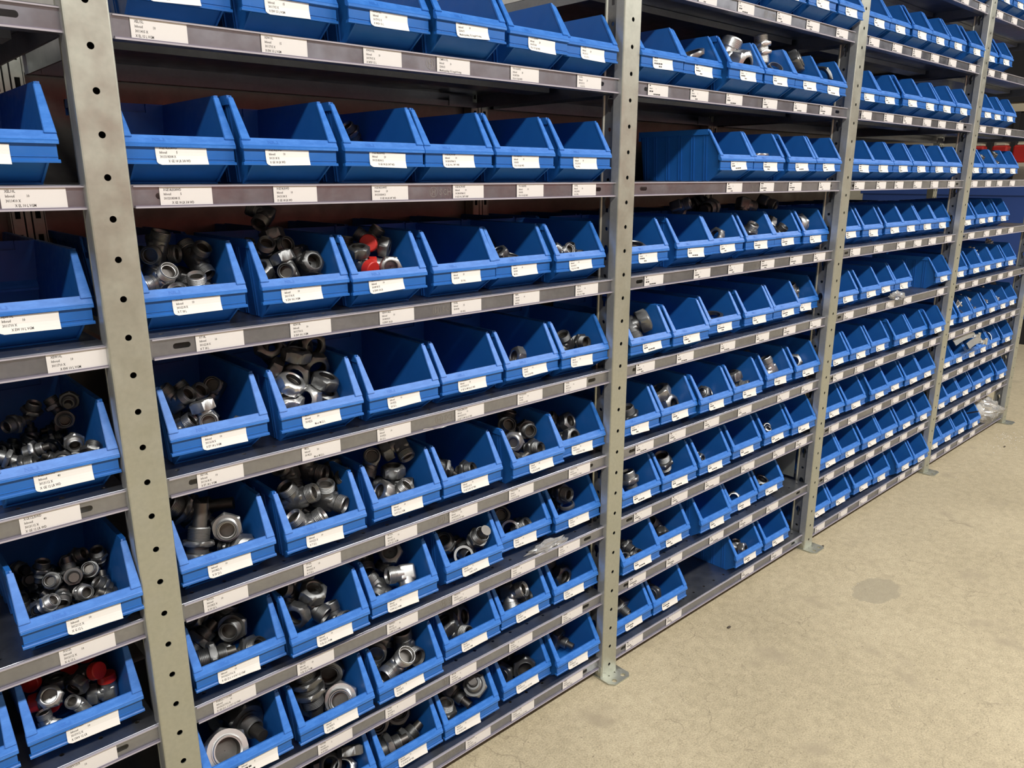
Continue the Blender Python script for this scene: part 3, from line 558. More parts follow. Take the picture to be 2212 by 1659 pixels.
# contents: bay,level,bin: kind, thread radius, bright or dark, place in the bin in mm, turn in 1/100 rad
FIT = '''0,5,0:elbow 0.008 0 -35 76 10 -152 -5 129;elbow 0.008 0 -40 58 11 157 -28 -127;elbow 0.008 0 -18 58 10 152 -5 159
0,4,0:stud 0.0095 1 -10 75 57 -182 7 110;stud 0.0095 1 36 67 60 130 276 -26;stud 0.0095 0 35 97 86 161 196 -16;stud 0.0095 0 -24 100 91 172 -119 -119;stud 0.0095 0 2 120 100 -45 2 -223;stud 0.0095 0 32 130 99 41 19 -252;stud 0.0095 1 -44 60 57 103 49 -217;stud 0.0095 0 7 139 15 86 -87 166;stud 0.0095 0 44 153 15 -113 7 -167;stud 0.0095 0 -29 74 15 -115 3 -159;stud 0.0095 0 -39 223 15 87 -86 162;stud 0.0095 0 35 180 15 79 93 -77;stud 0.0095 0 46 53 16 -163 108 44;stud 0.0095 0 33 221 16 112 -12 -292;stud 0.0095 0 -21 197 15 85 88 51;stud 0.0095 0 25 71 16 -214 96 108;stud 0.0095 0 40 32 30 -181 -13 -203;stud 0.0095 0 -46 94 15 114 -3 -49;stud 0.0095 0 -46 170 15 88 -84 -207;stud 0.0095 0 -47 54 17 132 260 11;stud 0.0095 0 20 116 25 -220 -5 -163;stud 0.0095 0 45 122 15 114 2 -24;stud 0.0095 0 9 172 15 167 0 -17;stud 0.0095 0 40 94 15 -117 4 -213;stud 0.0095 0 -46 27 34 26 267 145;stud 0.0095 0 11 41 22 -140 -64 239;stud 0.0095 0 -4 115 16 314 0 66;stud 0.0095 0 7 207 15 -152 0 284;stud 0.0095 0 -14 48 18 -47 147 -67;stud 0.0095 0 -12 223 22 61 17 217;stud 0.0095 0 2 186 36 54 10 83;stud 0.0095 0 25 156 31 170 -79 -85;stud 0.0095 0 46 25 56 4 84 96;stud 0.0095 0 -3 70 23 -226 -82 96;stud 0.0095 0 46 222 39 -157 -79 -157;stud 0.0095 0 -17 167 16 46 -206 50;stud 0.0095 0 19 61 40 -146 286 -38;stud 0.0095 0 13 22 41 149 51 -174;stud 0.0095 0 -46 199 26 -145 -33 -270;stud 0.0095 0 -14 25 34 147 -73 -48;stud 0.0095 0 47 110 108 -73 -137 -118;stud 0.0095 0 -45 124 16 212 -93 -42;stud 0.0095 0 -27 109 27 -195 -3 106;stud 0.0095 0 13 224 35 45 293 -85;stud 0.0095 0 -22 138 16 95 214 20;stud 0.0095 0 -31 36 52 135 -37 126;stud 0.0095 0 36 200 31 136 85 120;stud 0.0095 0 11 94 16 -84 223 -92;stud 0.0095 0 -31 178 34 199 -31 224
0,3,0:union 0.0095 0 -11 68 45 191 75 -3;union 0.0095 1 14 62 48 128 64 15;union 0.0095 0 32 88 66 -91 1 267;union 0.0095 0 -24 101 83 -13 -28 298;union 0.0095 0 25 118 78 113 -26 96;union 0.0095 1 -30 52 53 -58 -85 305;union 0.0095 0 -17 81 70 96 -69 -10;union 0.0095 0 -37 113 15 112 -97 -206;union 0.0095 0 -22 221 16 -206 55 -46;union 0.0095 0 -47 88 16 44 118 175;union 0.0095 0 46 222 15 -157 -105 -33;union 0.0095 0 38 107 15 -132 104 203;union 0.0095 0 36 53 16 137 120 -165;union 0.0095 0 9 64 15 -157 -105 200;union 0.0095 0 48 103 78 15 36 -156;union 0.0095 0 -46 169 15 -132 -1 285;union 0.0095 0 -20 47 18 -6 111 -267;union 0.0095 0 2 89 17 45 236 128;union 0.0095 0 43 167 15 157 -105 -57;union 0.0095 0 6 40 22 -216 99 -57;union 0.0095 0 -23 80 15 -157 105 37;union 0.0095 0 -37 81 36 246 175 46;union 0.0095 0 44 77 15 -157 2 -202;union 0.0095 0 31 192 16 63 -203 -55;union 0.0095 0 7 223 15 132 3 -152;union 0.0095 0 21 95 31 -223 -3 -110;union 0.0095 0 16 169 15 108 102 130;union 0.0095 0 -20 184 15 -185 103 105;union 0.0095 0 9 121 15 -167 0 43;union 0.0095 0 46 94 34 54 278 -80;union 0.0095 0 3 197 16 206 58 111;union 0.0095 0 -45 41 22 215 -43 -209;union 0.0095 0 -47 222 16 -157 -138 34;union 0.0095 0 -24 157 16 -53 -201 116;union 0.0095 0 -14 108 25 90 293 53;union 0.0095 0 27 31 31 4 270 -86;union 0.0095 0 -48 136 15 314 0 53;union 0.0095 0 -18 132 15 314 0 -41;union 0.0095 0 45 46 37 -248 -79 -111;union 0.0095 0 9 99 68 285 -24 -57;union 0.0095 0 32 133 15 -130 5 216;union 0.0095 0 41 71 45 -46 -59 73;union 0.0095 0 -34 222 37 -92 179 98;union 0.0095 0 -15 28 34 66 -217 105;union 0.0095 0 46 148 30 177 -67 147;union 0.0095 0 3 147 19 -57 -92 40;union 0.0095 0 7 73 71 -216 -95 36;union 0.0095 0 28 214 30 -99 -210 -59
0,2,1:valve 0.0115 1 -28 63 65 162 -69 -188;valve 0.0115 0 -34 121 72 48 -132 52;valve 0.0115 0 -15 99 45 25 -152 72;valve 0.0115 1 46 75 33 6 3 273;valve 0.0115 0 21 87 69 -120 26 -247;valve 0.0115 0 6 125 39 7 23 -113;valve 0.0115 0 35 135 51 13 19 -118;elbow 0.01 1 3 64 37 64 33 -130;elbow 0.01 1 -40 57 29 5 -17 -106;elbow 0.0105 1 28 47 16 -135 -56 -195;elbow 0.0105 0 14 142 72 -151 -53 84;elbow 0.0105 0 -2 133 87 -23 -39 195;elbow 0.0105 0 -14 94 111 -50 236 8;elbow 0.0105 0 47 110 100 -26 88 181;elbow 0.0105 0 36 154 98 279 -82 1
0,2,0:union 0.009 0 11 54 14 -182 -3 -16;union 0.009 0 -13 113 14 157 105 -184;union 0.009 0 45 167 14 -101 104 -159;union 0.009 0 -47 72 14 -202 -97 1;union 0.009 0 47 74 14 314 0 91;union 0.009 0 39 117 14 -157 209 -37;union 0.009 0 19 93 14 -157 209 -72;union 0.009 0 36 193 14 -157 105 174;union 0.009 0 -25 53 14 -182 -3 -11;union 0.009 0 43 52 15 -112 66 -171;union 0.009 0 -42 141 14 157 0 57;union 0.009 0 42 31 28 -6 121 -42;union 0.009 0 -48 106 22 0 0 -52;union 0.009 0 -2 156 14 -157 105 49
1,5,0:tee 0.0135 1 -8 41 34 56 -1 -58;tee 0.0135 0 -20 82 104 173 -123 -82;tee 0.0135 0 25 100 62 101 -276 4;tee 0.0135 1 -28 55 67 179 -56 -138;tee 0.0135 0 -11 110 99 -8 -3 -75;tee 0.0135 0 38 91 90 -1 -79 191;tee 0.0135 1 22 51 47 41 7 -58;tee 0.0135 0 -23 194 16 148 0 128;tee 0.0135 0 25 202 16 -135 0 -110
1,5,1:elbownut 0.0135 0 -1 55 64 -121 -113 214;elbownut 0.0135 0 -28 81 51 -46 -233 72;elbownut 0.0135 0 35 74 68 39 -36 -151;elbownut 0.0135 0 -23 97 91 -79 -27 280;elbownut 0.0135 0 6 106 96 -24 -121 202;elbownut 0.0135 0 43 106 66 41 -174 -82;nut 0.0135 1 -13 48 38 2 11 -58;nut 0.0135 1 40 58 45 27 40 -263;elbow 0.0135 0 5 137 150 106 52 -249
1,5,2:valve 0.0135 0 20 91 97 145 23 -74;valve 0.0135 0 -22 64 66 77 -187 100;valve 0.0135 1 31 56 61 151 -1 -201;elbow 0.0135 0 -21 110 81 -11 2 -153;elbow 0.0135 0 35 117 98 18 -96 -75;elbow 0.0135 0 -25 141 16 0 -156 -283
1,5,5:elbow 0.0115 1 6 59 55 96 -43 -170;elbow 0.0115 0 36 63 49 157 -206 30;elbow 0.0115 0 32 103 14 152 -5 221;elbow 0.0115 0 -45 63 14 0 -156 -145
1,4,0:elbow 0.0135 1 -38 73 40 214 -62 -68;elbow 0.0135 0 41 113 85 237 217 10;elbownut 0.0135 1 -3 42 54 -75 -121 202;elbow 0.0135 0 -31 88 80 42 -55 -100;elbow 0.0135 0 -5 101 77 21 -64 -105;elbownut 0.0135 0 12 97 47 172 -7 -187;elbownut 0.0135 1 43 60 21 111 -53 -166;elbow 0.0135 0 -44 179 16 0 -156 -155;elbow 0.0135 0 42 172 16 -152 -5 289;elbow 0.0135 0 2 207 19 79 0 287
1,4,1:nut 0.0165 0 -6 78 92 163 -41 -70;nut 0.0165 2 1 55 55 12 135 -252;nut 0.0165 0 34 83 100 205 -80 -47;nut 0.0165 0 38 98 133 166 -52 -5;nut 0.0165 0 -40 87 103 -49 -100 8;nut 0.0165 2 -30 47 89 65 -5 60;nut 0.0165 0 34 54 81 -5 42 -99;nut 0.0165 0 37 64 55 -25 62 -156;nut 0.0165 0 -36 107 143 94 58 -38;nut 0.0165 0 -2 78 127 20 11 41;nut 0.0165 2 -35 49 60 -2 21 -133;nut 0.0165 0 -33 40 37 14 -16 118;nut 0.0165 0 -18 122 127 -80 72 -259;nut 0.0165 0 31 132 125 -29 -36 101
1,4,2:ring 0.015 0 5 81 6 314 0 75;ring 0.015 0 -22 126 6 0 314 -55;ring 0.015 0 -33 66 6 0 0 151;ring 0.015 0 44 100 6 0 0 -230;ring 0.015 0 -34 37 14 -1 -256 160;ring 0.015 0 25 104 11 -30 290 -116;ring 0.015 0 -19 67 13 314 0 5;ring 0.015 0 -24 96 6 0 0 -72;ring 0.015 0 -49 124 17 -208 9 173;ring 0.015 0 15 61 11 -13 29 -155;ring 0.015 0 -44 95 11 -285 -22 -92;ring 0.015 0 -36 150 10 -17 -18 -28;ring 0.015 0 -3 39 14 18 -53 -191;ring 0.015 0 17 132 6 0 0 38;ring 0.015 0 -44 51 18 -7 -33 -151;ring 0.015 0 -30 70 21 9 10 263
1,4,3:ring 0.015 0 -39 46 12 38 -10 -295;ring 0.015 0 -41 126 10 -9 -28 165;ring 0.015 0 -35 150 6 314 0 36;ring 0.015 0 27 57 8 4 -301 128;ring 0.015 0 -44 86 6 0 314 -38
1,3,0:bulkhead 0.0165 0 -35 42 47 34 -311 -79;stud 0.0165 1 16 46 77 139 43 -45;bulkhead 0.0165 0 -14 150 81 165 -47 -216;bulkhead 0.0165 1 36 40 37 136 -62 44;bulkhead 0.0165 0 -33 98 105 -87 1 150
1,3,1:tee 0.016 0 -24 60 88 43 -39 -85;tee 0.016 1 -22 39 42 27 -59 -53;tee 0.016 0 6 82 40 150 -238 -45;tee 0.016 0 27 57 74 17 20 -101;tee 0.016 0 25 117 108 -2 7 -97;tee 0.016 0 76 94 82 0 94 -160;tee 0.016 0 -12 107 125 -77 -90 148;tee 0.016 0 26 115 56 -4 -76 231
1,3,2:teenut 0.0155 0 15 72 50 2 4 -75;elbow 0.0155 0 -12 98 101 -52 96 -274;teenut 0.0155 1 0 43 40 76 -81 -99;teenut 0.0155 0 41 87 123 -213 -67 157
1,3,3:stud 0.0145 0 -25 66 54 33 -92 -67;stud 0.0145 0 23 56 41 80 -108 113;stud 0.0145 0 20 146 23 -314 0 0;stud 0.0145 0 -19 133 22 157 105 28
1,3,4:stud 0.0155 0 38 82 85 165 251 -20;stud 0.0155 1 -8 71 72 184 221 -64;stud 0.0155 0 37 58 48 136 -32 23;stud 0.0155 0 -17 52 34 244 121 -69;stud 0.0155 0 6 109 92 -77 -75 215;stud 0.0155 0 -28 92 25 200 22 -56;stud 0.0155 0 -16 139 23 -142 -1 -92;stud 0.0155 0 37 142 95 -35 17 -187;stud 0.0155 0 -12 142 64 -158 111 197;stud 0.0155 0 -39 105 64 269 -5 55
1,3,5:elbownut 0.0155 0 26 103 56 64 -46 -139;elbownut 0.0155 0 5 69 37 163 -33 -152;elbownut 0.0155 0 -4 127 22 52 -7 -139
1,2,0:stud 0.017 0 14 65 73 140 -50 -62;stud 0.017 1 -11 61 27 222 -79 -140;stud 0.017 0 -32 87 57 296 96 -11;stud 0.017 0 35 50 28 101 23 39;stud 0.017 0 23 119 73 -17 52 -105;stud 0.017 0 -32 104 99 101 -47 -103;stud 0.017 0 -34 34 54 148 -140 -164;stud 0.017 0 33 203 25 -157 105 33;stud 0.017 0 8 163 25 125 311 25;stud 0.017 0 -36 196 25 85 -88 113
1,2,1:elbownut 0.0165 0 -7 67 68 17 -201 186;nut 0.016 0 -38 51 67 -156 81 219;elbow 0.016 0 -22 95 93 -13 107 -278;elbow 0.016 0 11 122 80 20 56 -118;elbow 0.016 0 36 54 22 0 -111 181;elbow 0.016 0 -39 122 19 0 -156 -158
1,2,2:elbow 0.0165 1 32 49 58 137 93 -195;elbownut 0.0165 0 36 103 74 -57 -248 95;elbow 0.0165 0 -16 64 35 -157 -86 227;elbownut 0.0165 0 -12 127 78 93 -252 9
1,2,3:union 0.0165 0 -17 78 65 74 -10 -83;hexring 0.0165 1 8 49 39 -103 55 270;union 0.0165 0 28 71 38 184 -31 -12;union 0.0165 0 39 42 71 -244 40 -36;union 0.0165 0 -35 144 26 19 120 -294;union 0.0165 0 -11 121 51 232 -48 145;union 0.0165 0 24 131 24 109 -88 -69
1,2,4:hexring 0.0165 1 1 57 36 -116 -37 217;stud 0.0165 0 35 60 29 84 -51 81;stud 0.0165 0 9 98 51 -98 18 264;stud 0.0165 0 -26 138 25 -314 0 16;stud 0.0165 0 36 135 63 103 293 -72
1,2,5:stud 0.017 0 15 69 74 165 -241 9;ring 0.018 1 18 55 48 -28 1 123;stud 0.017 0 -35 67 25 -114 -3 -260;stud 0.017 0 24 115 25 -80 93 251;stud 0.017 0 -30 126 26 0 -314 -116
1,1,0:bighex 0.0255 2 -26 37 55 -93 -43 284;bighex 0.0245 0 26 90 55 -22 152 151;bighex 0.0245 0 19 140 37 21 249 136;bighex 0.0245 0 -39 199 36 157 109 -184
1,1,1:stud 0.0215 2 29 44 43 3 -109 98;bulkhead 0.0195 0 -29 56 105 -5 18 219;bighex 0.0195 0 30 86 75 169 199 -38;bighex 0.0195 0 -10 83 37 112 57 -90;bighex 0.0195 0 2 136 59 33 106 62;bighex 0.0195 0 -34 153 96 -157 261 0
1,1,2:tee 0.019 0 -15 92 79 129 -117 -42;tee 0.019 0 37 79 50 203 -167 -36;tee 0.019 1 -1 52 49 172 -88 -137;tee 0.019 0 37 124 85 73 -126 -154;tee 0.019 0 -34 144 49 301 -157 0
1,1,3:elbownut 0.019 0 -8 62 30 204 -211 -10;elbownut 0.019 0 16 116 31 30 -31 -111;elbownut 0.019 0 -14 143 83 -94 -251 116
1,1,4:elbow 0.0185 1 4 63 57 -88 78 -211;elbow 0.0165 0 31 69 26 48 -93 144;elbow 0.0185 0 38 145 58 194 205 41;elbow 0.0185 0 -16 122 20 152 -5 312
1,0,0:nut 0.018 2 31 53 39 20 -74 64;nut 0.016 0 7 56 61 7 -83 102;nut 0.016 0 -26 49 29 53 -59 101;nut 0.016 0 -38 138 13 0 0 -262;nut 0.016 0 -1 104 24 -157 0 131;nut 0.016 0 31 97 13 314 0 -63;nut 0.016 0 -35 73 24 -38 60 -192;nut 0.016 0 18 171 13 0 314 -156;nut 0.016 0 36 109 33 0 0 250;nut 0.016 0 -35 103 22 -36 251 127;nut 0.016 0 49 157 24 -157 0 157;nut 0.016 0 39 212 13 314 0 52;nut 0.016 0 -2 213 23 16 -54 -33;nut 0.016 0 38 35 87 71 10 255;nut 0.016 0 4 139 25 -178 1 -13;nut 0.016 0 -26 32 41 -25 -241 -95;nut 0.016 0 24 181 44 157 105 189
1,0,1:stud 0.0185 0 -33 77 85 -115 7 267;stud 0.0185 0 -31 85 33 16 -93 -96;stud 0.0185 0 20 53 32 213 -65 -190;stud 0.0185 0 -31 38 49 190 108 -148;stud 0.0185 0 29 97 61 -23 -77 159;stud 0.0185 0 -24 138 27 -114 3 211;stud 0.0185 0 32 140 99 280 -34 -6;stud 0.0185 0 31 94 117 222 45 66;stud 0.0185 0 -22 137 86 166 77 107;stud 0.0185 0 27 44 135 -268 152 -37
1,0,2:bighex 0.0215 0 9 82 60 -103 -75 -15;stud 0.017 0 -34 52 48 -4 -12 226;stud 0.0185 0 19 124 27 -157 209 83;stud 0.0185 0 -34 110 30 141 75 35;stud 0.0185 0 -16 141 63 -17 56 -118;stud 0.0185 0 32 34 86 -244 2 -91
1,0,3:bighex 0.02 0 30 48 37 144 -39 -43;bighex 0.0185 0 -19 69 32 -137 60 231;bighex 0.0185 0 39 126 28 214 -2 156;bighex 0.0185 0 -32 120 14 -314 0 22
2,1,0:stud 0.0145 0 15 65 49 197 -60 -11;stud 0.0125 0 40 52 23 61 77 -94;nut 0.0125 1 -14 48 34 30 -20 -123;stud 0.012 0 -4 95 19 -114 -3 -236;stud 0.012 0 -37 85 19 113 -7 -4;stud 0.012 0 7 148 19 113 -7 207;stud 0.012 0 -39 143 19 96 215 21
2,1,3:nut 0.0145 1 38 59 25 -96 -45 195;union 0.0145 0 40 107 30 53 -77 42;union 0.0145 0 -40 92 23 -115 -54 -54;union 0.0145 0 -15 61 21 182 3 -29
2,1,4:nut 0.0175 0 33 55 38 -4 44 -185;nut 0.0155 0 37 104 45 -59 -26 163;nut 0.0155 0 -5 68 13 314 0 150;nut 0.0155 0 -37 41 24 -30 269 -167;nut 0.0155 0 7 142 13 0 0 99;nut 0.0155 0 -41 96 23 -157 0 -174;nut 0.0155 0 -37 141 20 -30 263 -147
2,2,2:nut 0.0095 1 46 101 32 9 -74 -12;nut 0.011 0 43 108 13 25 3 -23;nut 0.011 1 45 77 23 129 53 -4;nut 0.0105 0 -39 45 15 -21 -41 -113;nut 0.0105 0 -45 77 10 0 314 149;nut 0.0105 0 -3 62 10 0 0 175
2,2,4:nut 0.009 1 27 50 43 -33 -59 187;nut 0.009 1 46 64 44 -110 13 246;nut 0.009 1 45 45 26 69 -45 55;nut 0.009 1 -29 150 9 -314 0 -9;nut 0.009 1 -46 97 9 0 0 304;nut 0.009 1 -48 59 9 0 -314 -157;nut 0.009 1 40 115 9 0 0 -134;nut 0.009 1 10 102 15 157 0 312;nut 0.009 1 26 73 9 0 314 -114
2,2,5:nut 0.009 0 -45 151 9 0 0 65
3,3,1:scrap 0.01 1 -26 49 11 288 22 66
3,1,1:nut 0.01 1 -45 55 10 303 3 32;nut 0.01 1 -19 61 16 -157 105 112;nut 0.01 1 -24 171 9 -314 0 96;nut 0.01 1 -26 102 9 0 0 -313
3,1,2:oring 0.014 0 -27 51 8 17 -20 -229
3,1,3:oring 0.02 0 -10 69 5 0 0 -118
3,0,2:nut 0.009 0 13 48 12 -33 15 35;nut 0.009 0 -44 73 9 0 0 156;nut 0.009 0 -13 51 11 12 -289 112
4,1,1:oring 0.012 0 -46 64 4 -314 0 50;oring 0.012 0 -10 52 7 5 21 186
4,1,2:ring 0.009 1 -39 105 5 0 314 -29;ring 0.009 1 -20 66 5 0 0 -22
4,1,4:oring 0.009 0 -20 58 4 0 -314 140
4,1,5:nut 0.007 1 -12 73 7 0 314 -51;nut 0.007 1 -46 45 11 -35 -33 -72
4,0,1:oring 0.026 0 1 105 6 0 0 -92;oring 0.026 0 9 50 13 -30 7 21
4,0,2:oring 0.034 0 7 83 6 0 0 -87;oring 0.034 0 -11 156 6 0 0 178;oring 0.034 0 -21 63 16 311 8 108
4,0,3:oring 0.02 0 -14 85 5 0 -314 29;oring 0.02 0 9 66 8 301 8 -135
2,5,5:union 0.0225 2 9 65 75 92 -133 -79;union 0.017 0 11 127 24 112 -97 -114;union 0.017 0 -34 123 24 173 104 -18
2,3,5:nut 0.0185 1 38 70 48 83 -101 -56;union 0.017 0 -33 77 24 157 209 -76;union 0.017 0 -28 135 24 -157 -105 -68
2,4,0:elbownut 0.0205 0 6 75 69 238 -42 -68;union 0.017 0 23 141 24 173 -104 107;union 0.017 0 -35 127 24 140 -210 2
2,4,5:union 0.0195 1 30 70 70 37 29 -251;union 0.017 0 -38 127 26 119 36 -40;union 0.017 0 0 61 24 157 -105 88
2,5,3:stud 0.0165 1 38 60 68 -46 -22 266;union 0.017 0 -22 95 24 185 7 111;union 0.017 0 7 141 24 -132 3 -136
2,7,3:bulkhead 0.0175 2 34 83 131 5 13 263;ring 0.02 1 37 40 72 -18 -72 146;union 0.017 0 12 136 24 -182 -3 25;union 0.017 0 -36 141 24 -314 0 -136
2,7,4:bighex 0.022 0 26 58 102 -109 0 -277;union 0.017 0 -6 141 24 108 102 -227;union 0.017 0 -39 108 24 0 314 -157
2,3,0:union 0.0185 0 25 60 48 -14 36 256;union 0.017 0 -29 92 24 -157 209 96;union 0.017 0 -34 44 32 170 -26 -245
2,3,1:nut 0.0215 1 13 77 75 -5 59 260;nut 0.0215 1 31 53 42 189 -261 -6;union 0.017 0 -28 106 24 157 0 49;union 0.017 0 21 132 24 182 3 -158
2,2,1:union 0.0195 0 17 70 64 -38 11 192;union 0.017 0 -11 141 24 175 1 -177;union 0.017 0 -38 139 58 10 122 157
2,2,0:stud 0.0175 1 24 60 55 31 3 -255;union 0.017 0 -12 127 24 197 103 40;union 0.017 0 -32 56 24 111 96 -37
2,0,1:bighex 0.0185 0 -6 60 37 -133 -31 185;union 0.017 0 36 127 24 206 -102 1;union 0.017 0 -24 117 39 0 0 169
2,0,0:bighex 0.02 0 30 76 37 -104 -67 -23;union 0.017 0 -35 55 24 -129 -307 -7
1,6,2:union 0.012 0 36 161 84 44 -67 -45
1,6,4:nut 0.013 0 40 159 81 -34 -9 294;nut 0.013 0 42 162 64 -8 45 -164
1,5,4:nut 0.013 0 47 161 61 95 -121 -116;nut 0.013 0 -13 60 64 0 -64 11;nut 0.013 0 14 55 53 -28 -10 -299
1,4,4:nut 0.0155 1 5 55 52 -11 133 280
1,4,5:union 0.0145 0 39 53 59 141 -94 10;elbow 0.0145 0 3 62 57 -12 58 -313
1,1,5:elbownut 0.018 0 29 110 26 37 -9 -155
1,0,4:bighex 0.019 0 27 101 31 -138 -16 30
2,7,1:hexring 0.026 1 28 60 76 -39 7 155
2,7,2:elbownut 0.0255 2 19 80 73 -28 24 -151
2,7,5:hexring 0.024 0 42 60 76 101 76 92
2,6,1:hexring 0.02 1 33 55 65 -4 0 245
2,5,0:nut 0.018 0 10 50 53 -31 -8 250
2,5,2:nut 0.0155 1 25 55 62 -54 -113 49
2,5,4:nut 0.0165 1 23 79 81 110 13 -209;union 0.016 0 40 53 60 13 -67 157
2,4,1:scrap 0.01 1 50 161 22 1 -5 178
2,4,2:hexring 0.0215 0 32 62 51 -1 -26 45
2,3,2:nut 0.0135 0 12 54 53 -95 79 225;nut 0.0145 1 40 60 44 97 45 -28
2,3,3:nut 0.0215 0 26 77 63 29 23 306;union 0.017 1 36 43 37 123 25 34
2,3,4:elbow 0.0205 1 35 54 46 80 -203 -95;nut 0.0205 0 28 129 73 79 -79 75
2,2,3:nut 0.01 0 48 89 18 73 -102 -50
2,1,1:elbownut 0.0165 0 30 77 37 73 34 -205
2,0,2:nut 0.0165 0 16 78 31 151 61 -160;nut 0.0155 1 36 45 32 132 33 14;union 0.0135 1 43 76 33 9 -5 52
4,6,1:stud 0.016 0 36 60 76 36 34 -71
4,6,2:elbow 0.018 0 39 71 74 1 49 -151
3,2,1:scrap 0.012 1 50 121 10 2 3 -40
3,2,0:scrap 0.012 1 49 84 11 37 22 29
4,4,1:scrap 0.012 1 50 162 31 -33 -17 241;scrap 0.012 1 50 162 18 -7 -17 210
4,3,1:band 0.036 1 23 77 82 84 -2 -205;tbolt 0.024 1 21 61 55 -51 -48 222
4,3,0:tbolt 0.024 1 53 48 43 67 -7 -9
4,3,2:tbolt 0.024 1 11 76 96 -28 -26 306;tbolt 0.024 1 3 58 67 -38 -5 -289;tbolt 0.024 1 36 28 42 37 -35 -141
4,3,3:tbolt 0.024 1 11 100 97 -17 -11 307;tbolt 0.024 1 12 50 67 -21 -3 -280
4,3,4:tbolt 0.024 1 12 90 100 -50 -41 -312;tbolt 0.024 1 11 46 69 -55 -30 -297
4,3,5:band 0.045 1 13 77 77 45 -106 140
4,2,4:band 0.034 1 30 62 50 66 100 -194
4,2,5:tbolt 0.024 1 35 42 42 16 33 -125
4,2,0:tbolt 0.024 1 35 42 53 16 33 -125
4,4,2:band 0.04 1 20 70 68 233 -217 7;scrap 0.012 1 50 162 22 -20 22 -245
4,4,3:band 0.04 1 18 60 62 -65 -90 284
4,4,4:band 0.042 1 16 90 86 -65 -90 284'''
fit = {}
for ln_ in FIT.strip().split('\n'):
    k_, v_ = ln_.split(':'); key = tuple(int(q) for q in k_.split(','))
    for it in v_.split(';'):
        q = it.split(); fit.setdefault(key, []).append((q[0], float(q[1]), int(q[2]), [int(t) / 1000 for t in q[3:6]], [int(t) / 100 for t in q[6:9]]))
KN = {'nut': 'union nut', 'ring': 'cutting ring', 'hexring': 'lock nut', 'stud': 'stud coupling', 'union': 'straight union', 'bulkhead': 'bulkhead union', 'bighex': 'hex reducer', 'elbow': 'elbow fitting',
      'elbownut': 'swivel elbow', 'valve': 'red-capped elbow', 'tee': 'tee fitting', 'teenut': 'swivel tee', 'oring': 'rubber ring', 'band': 'clamp band', 'tbolt': 'bolted clamp', 'scrap': 'white plug'}
for key, v_ in fit.items():
    ks = sorted(set(q[0] for q in v_), key=lambda k: -sum(q[0] == k for q in v_)); n_ = sum(q[0] == ks[0] for q in v_)
    WHAT[key] = ('one ' + KN[ks[0]]) if n_ == 1 else (('two ' if n_ == 2 else 'many ' if n_ > 8 else 'few ') + KN[ks[0]].replace('elbow fitting', 'elbow').replace('tee fitting', 'tee') + 's')

def place_bin(b_, l_, i, x, y, rear=False, rz=0.0):
    r_ = empty('storage_bin', (x, y, ZL[l_] + .0003), rz)
    link('bin_body', BIN, r_)
    if rear:
        r_['category'] = 'storage bin'; r_['group'] = 'bins in the rear row'
        r_['label'] = f'blue bin behind {NTH[i]} front bin, {NTH[l_]} shelf up, {BAY[b_]}'
        return r_
    t = TX.get((b_, l_, i)) if b_ < 2 else None
    me = bin_label_mesh(t, rl.uniform(.5, 1.6)) if t else (GEN_B if b_ <= 2 else GEN_BF)[rl.randrange(3)]
    off = BL[(b_, l_)][i] if (b_, l_) in BL else rl.uniform(.037, .046)
    if b_ == 0: off = {6: .030, 5: .040, 4: .046, 3: .052, 2: .046}.get(l_, .04)
    lab = link('paper_label', me, r_, (-.074 + off, .0030, .0466), (0, rl.uniform(-.05, .04), 0))
    tag(r_, f'blue open-front bin, {WHAT.get((b_, l_, i), "empty")}, {NTH[i]} from left, {NTH[l_]} shelf up, {BAY[b_]}', 'storage bin', 'blue bins in the front row')
    BINROOT[(b_, l_, i)] = r_
    return r_
for (b_, l_), row in bins.items():
    for i, (x, y) in enumerate(row): place_bin(b_, l_, i, x, y)
REAR = [(0, 5, [0]), (1, 7, [5]), (1, 6, [5]), (1, 5, [0, 1, 2, 3, 4, 5]), (1, 4, [5]), (2, 7, [5]), (2, 6, [0, 3]), (2, 5, [0, 1, 2, 3, 4, 5]), (2, 4, [5]), (3, 7, [5]), (3, 6, [5]), (3, 5, [0, 1, 2, 3, 4, 5])]
for b_, l_, idx in REAR:
    for i in idx:
        row = bins[(b_, l_)]; x, y = row[min(i, len(row) - 1)]
        if (b_, l_, i) == (2, 6, 0): x = 1.20
        lo = (XP[b_ - 1] if b_ else -1) + .101; hi = (XP[b_] if b_ < 5 else 9) - .101
        place_bin(b_, l_, i, (lo + .004 + .1582 * i if b_ and len(idx) > 2 else min(max(x + (.02 if b_ else .0), lo), hi)), .262 + .003 * (i % 3) - (.06 if False else 0), True)

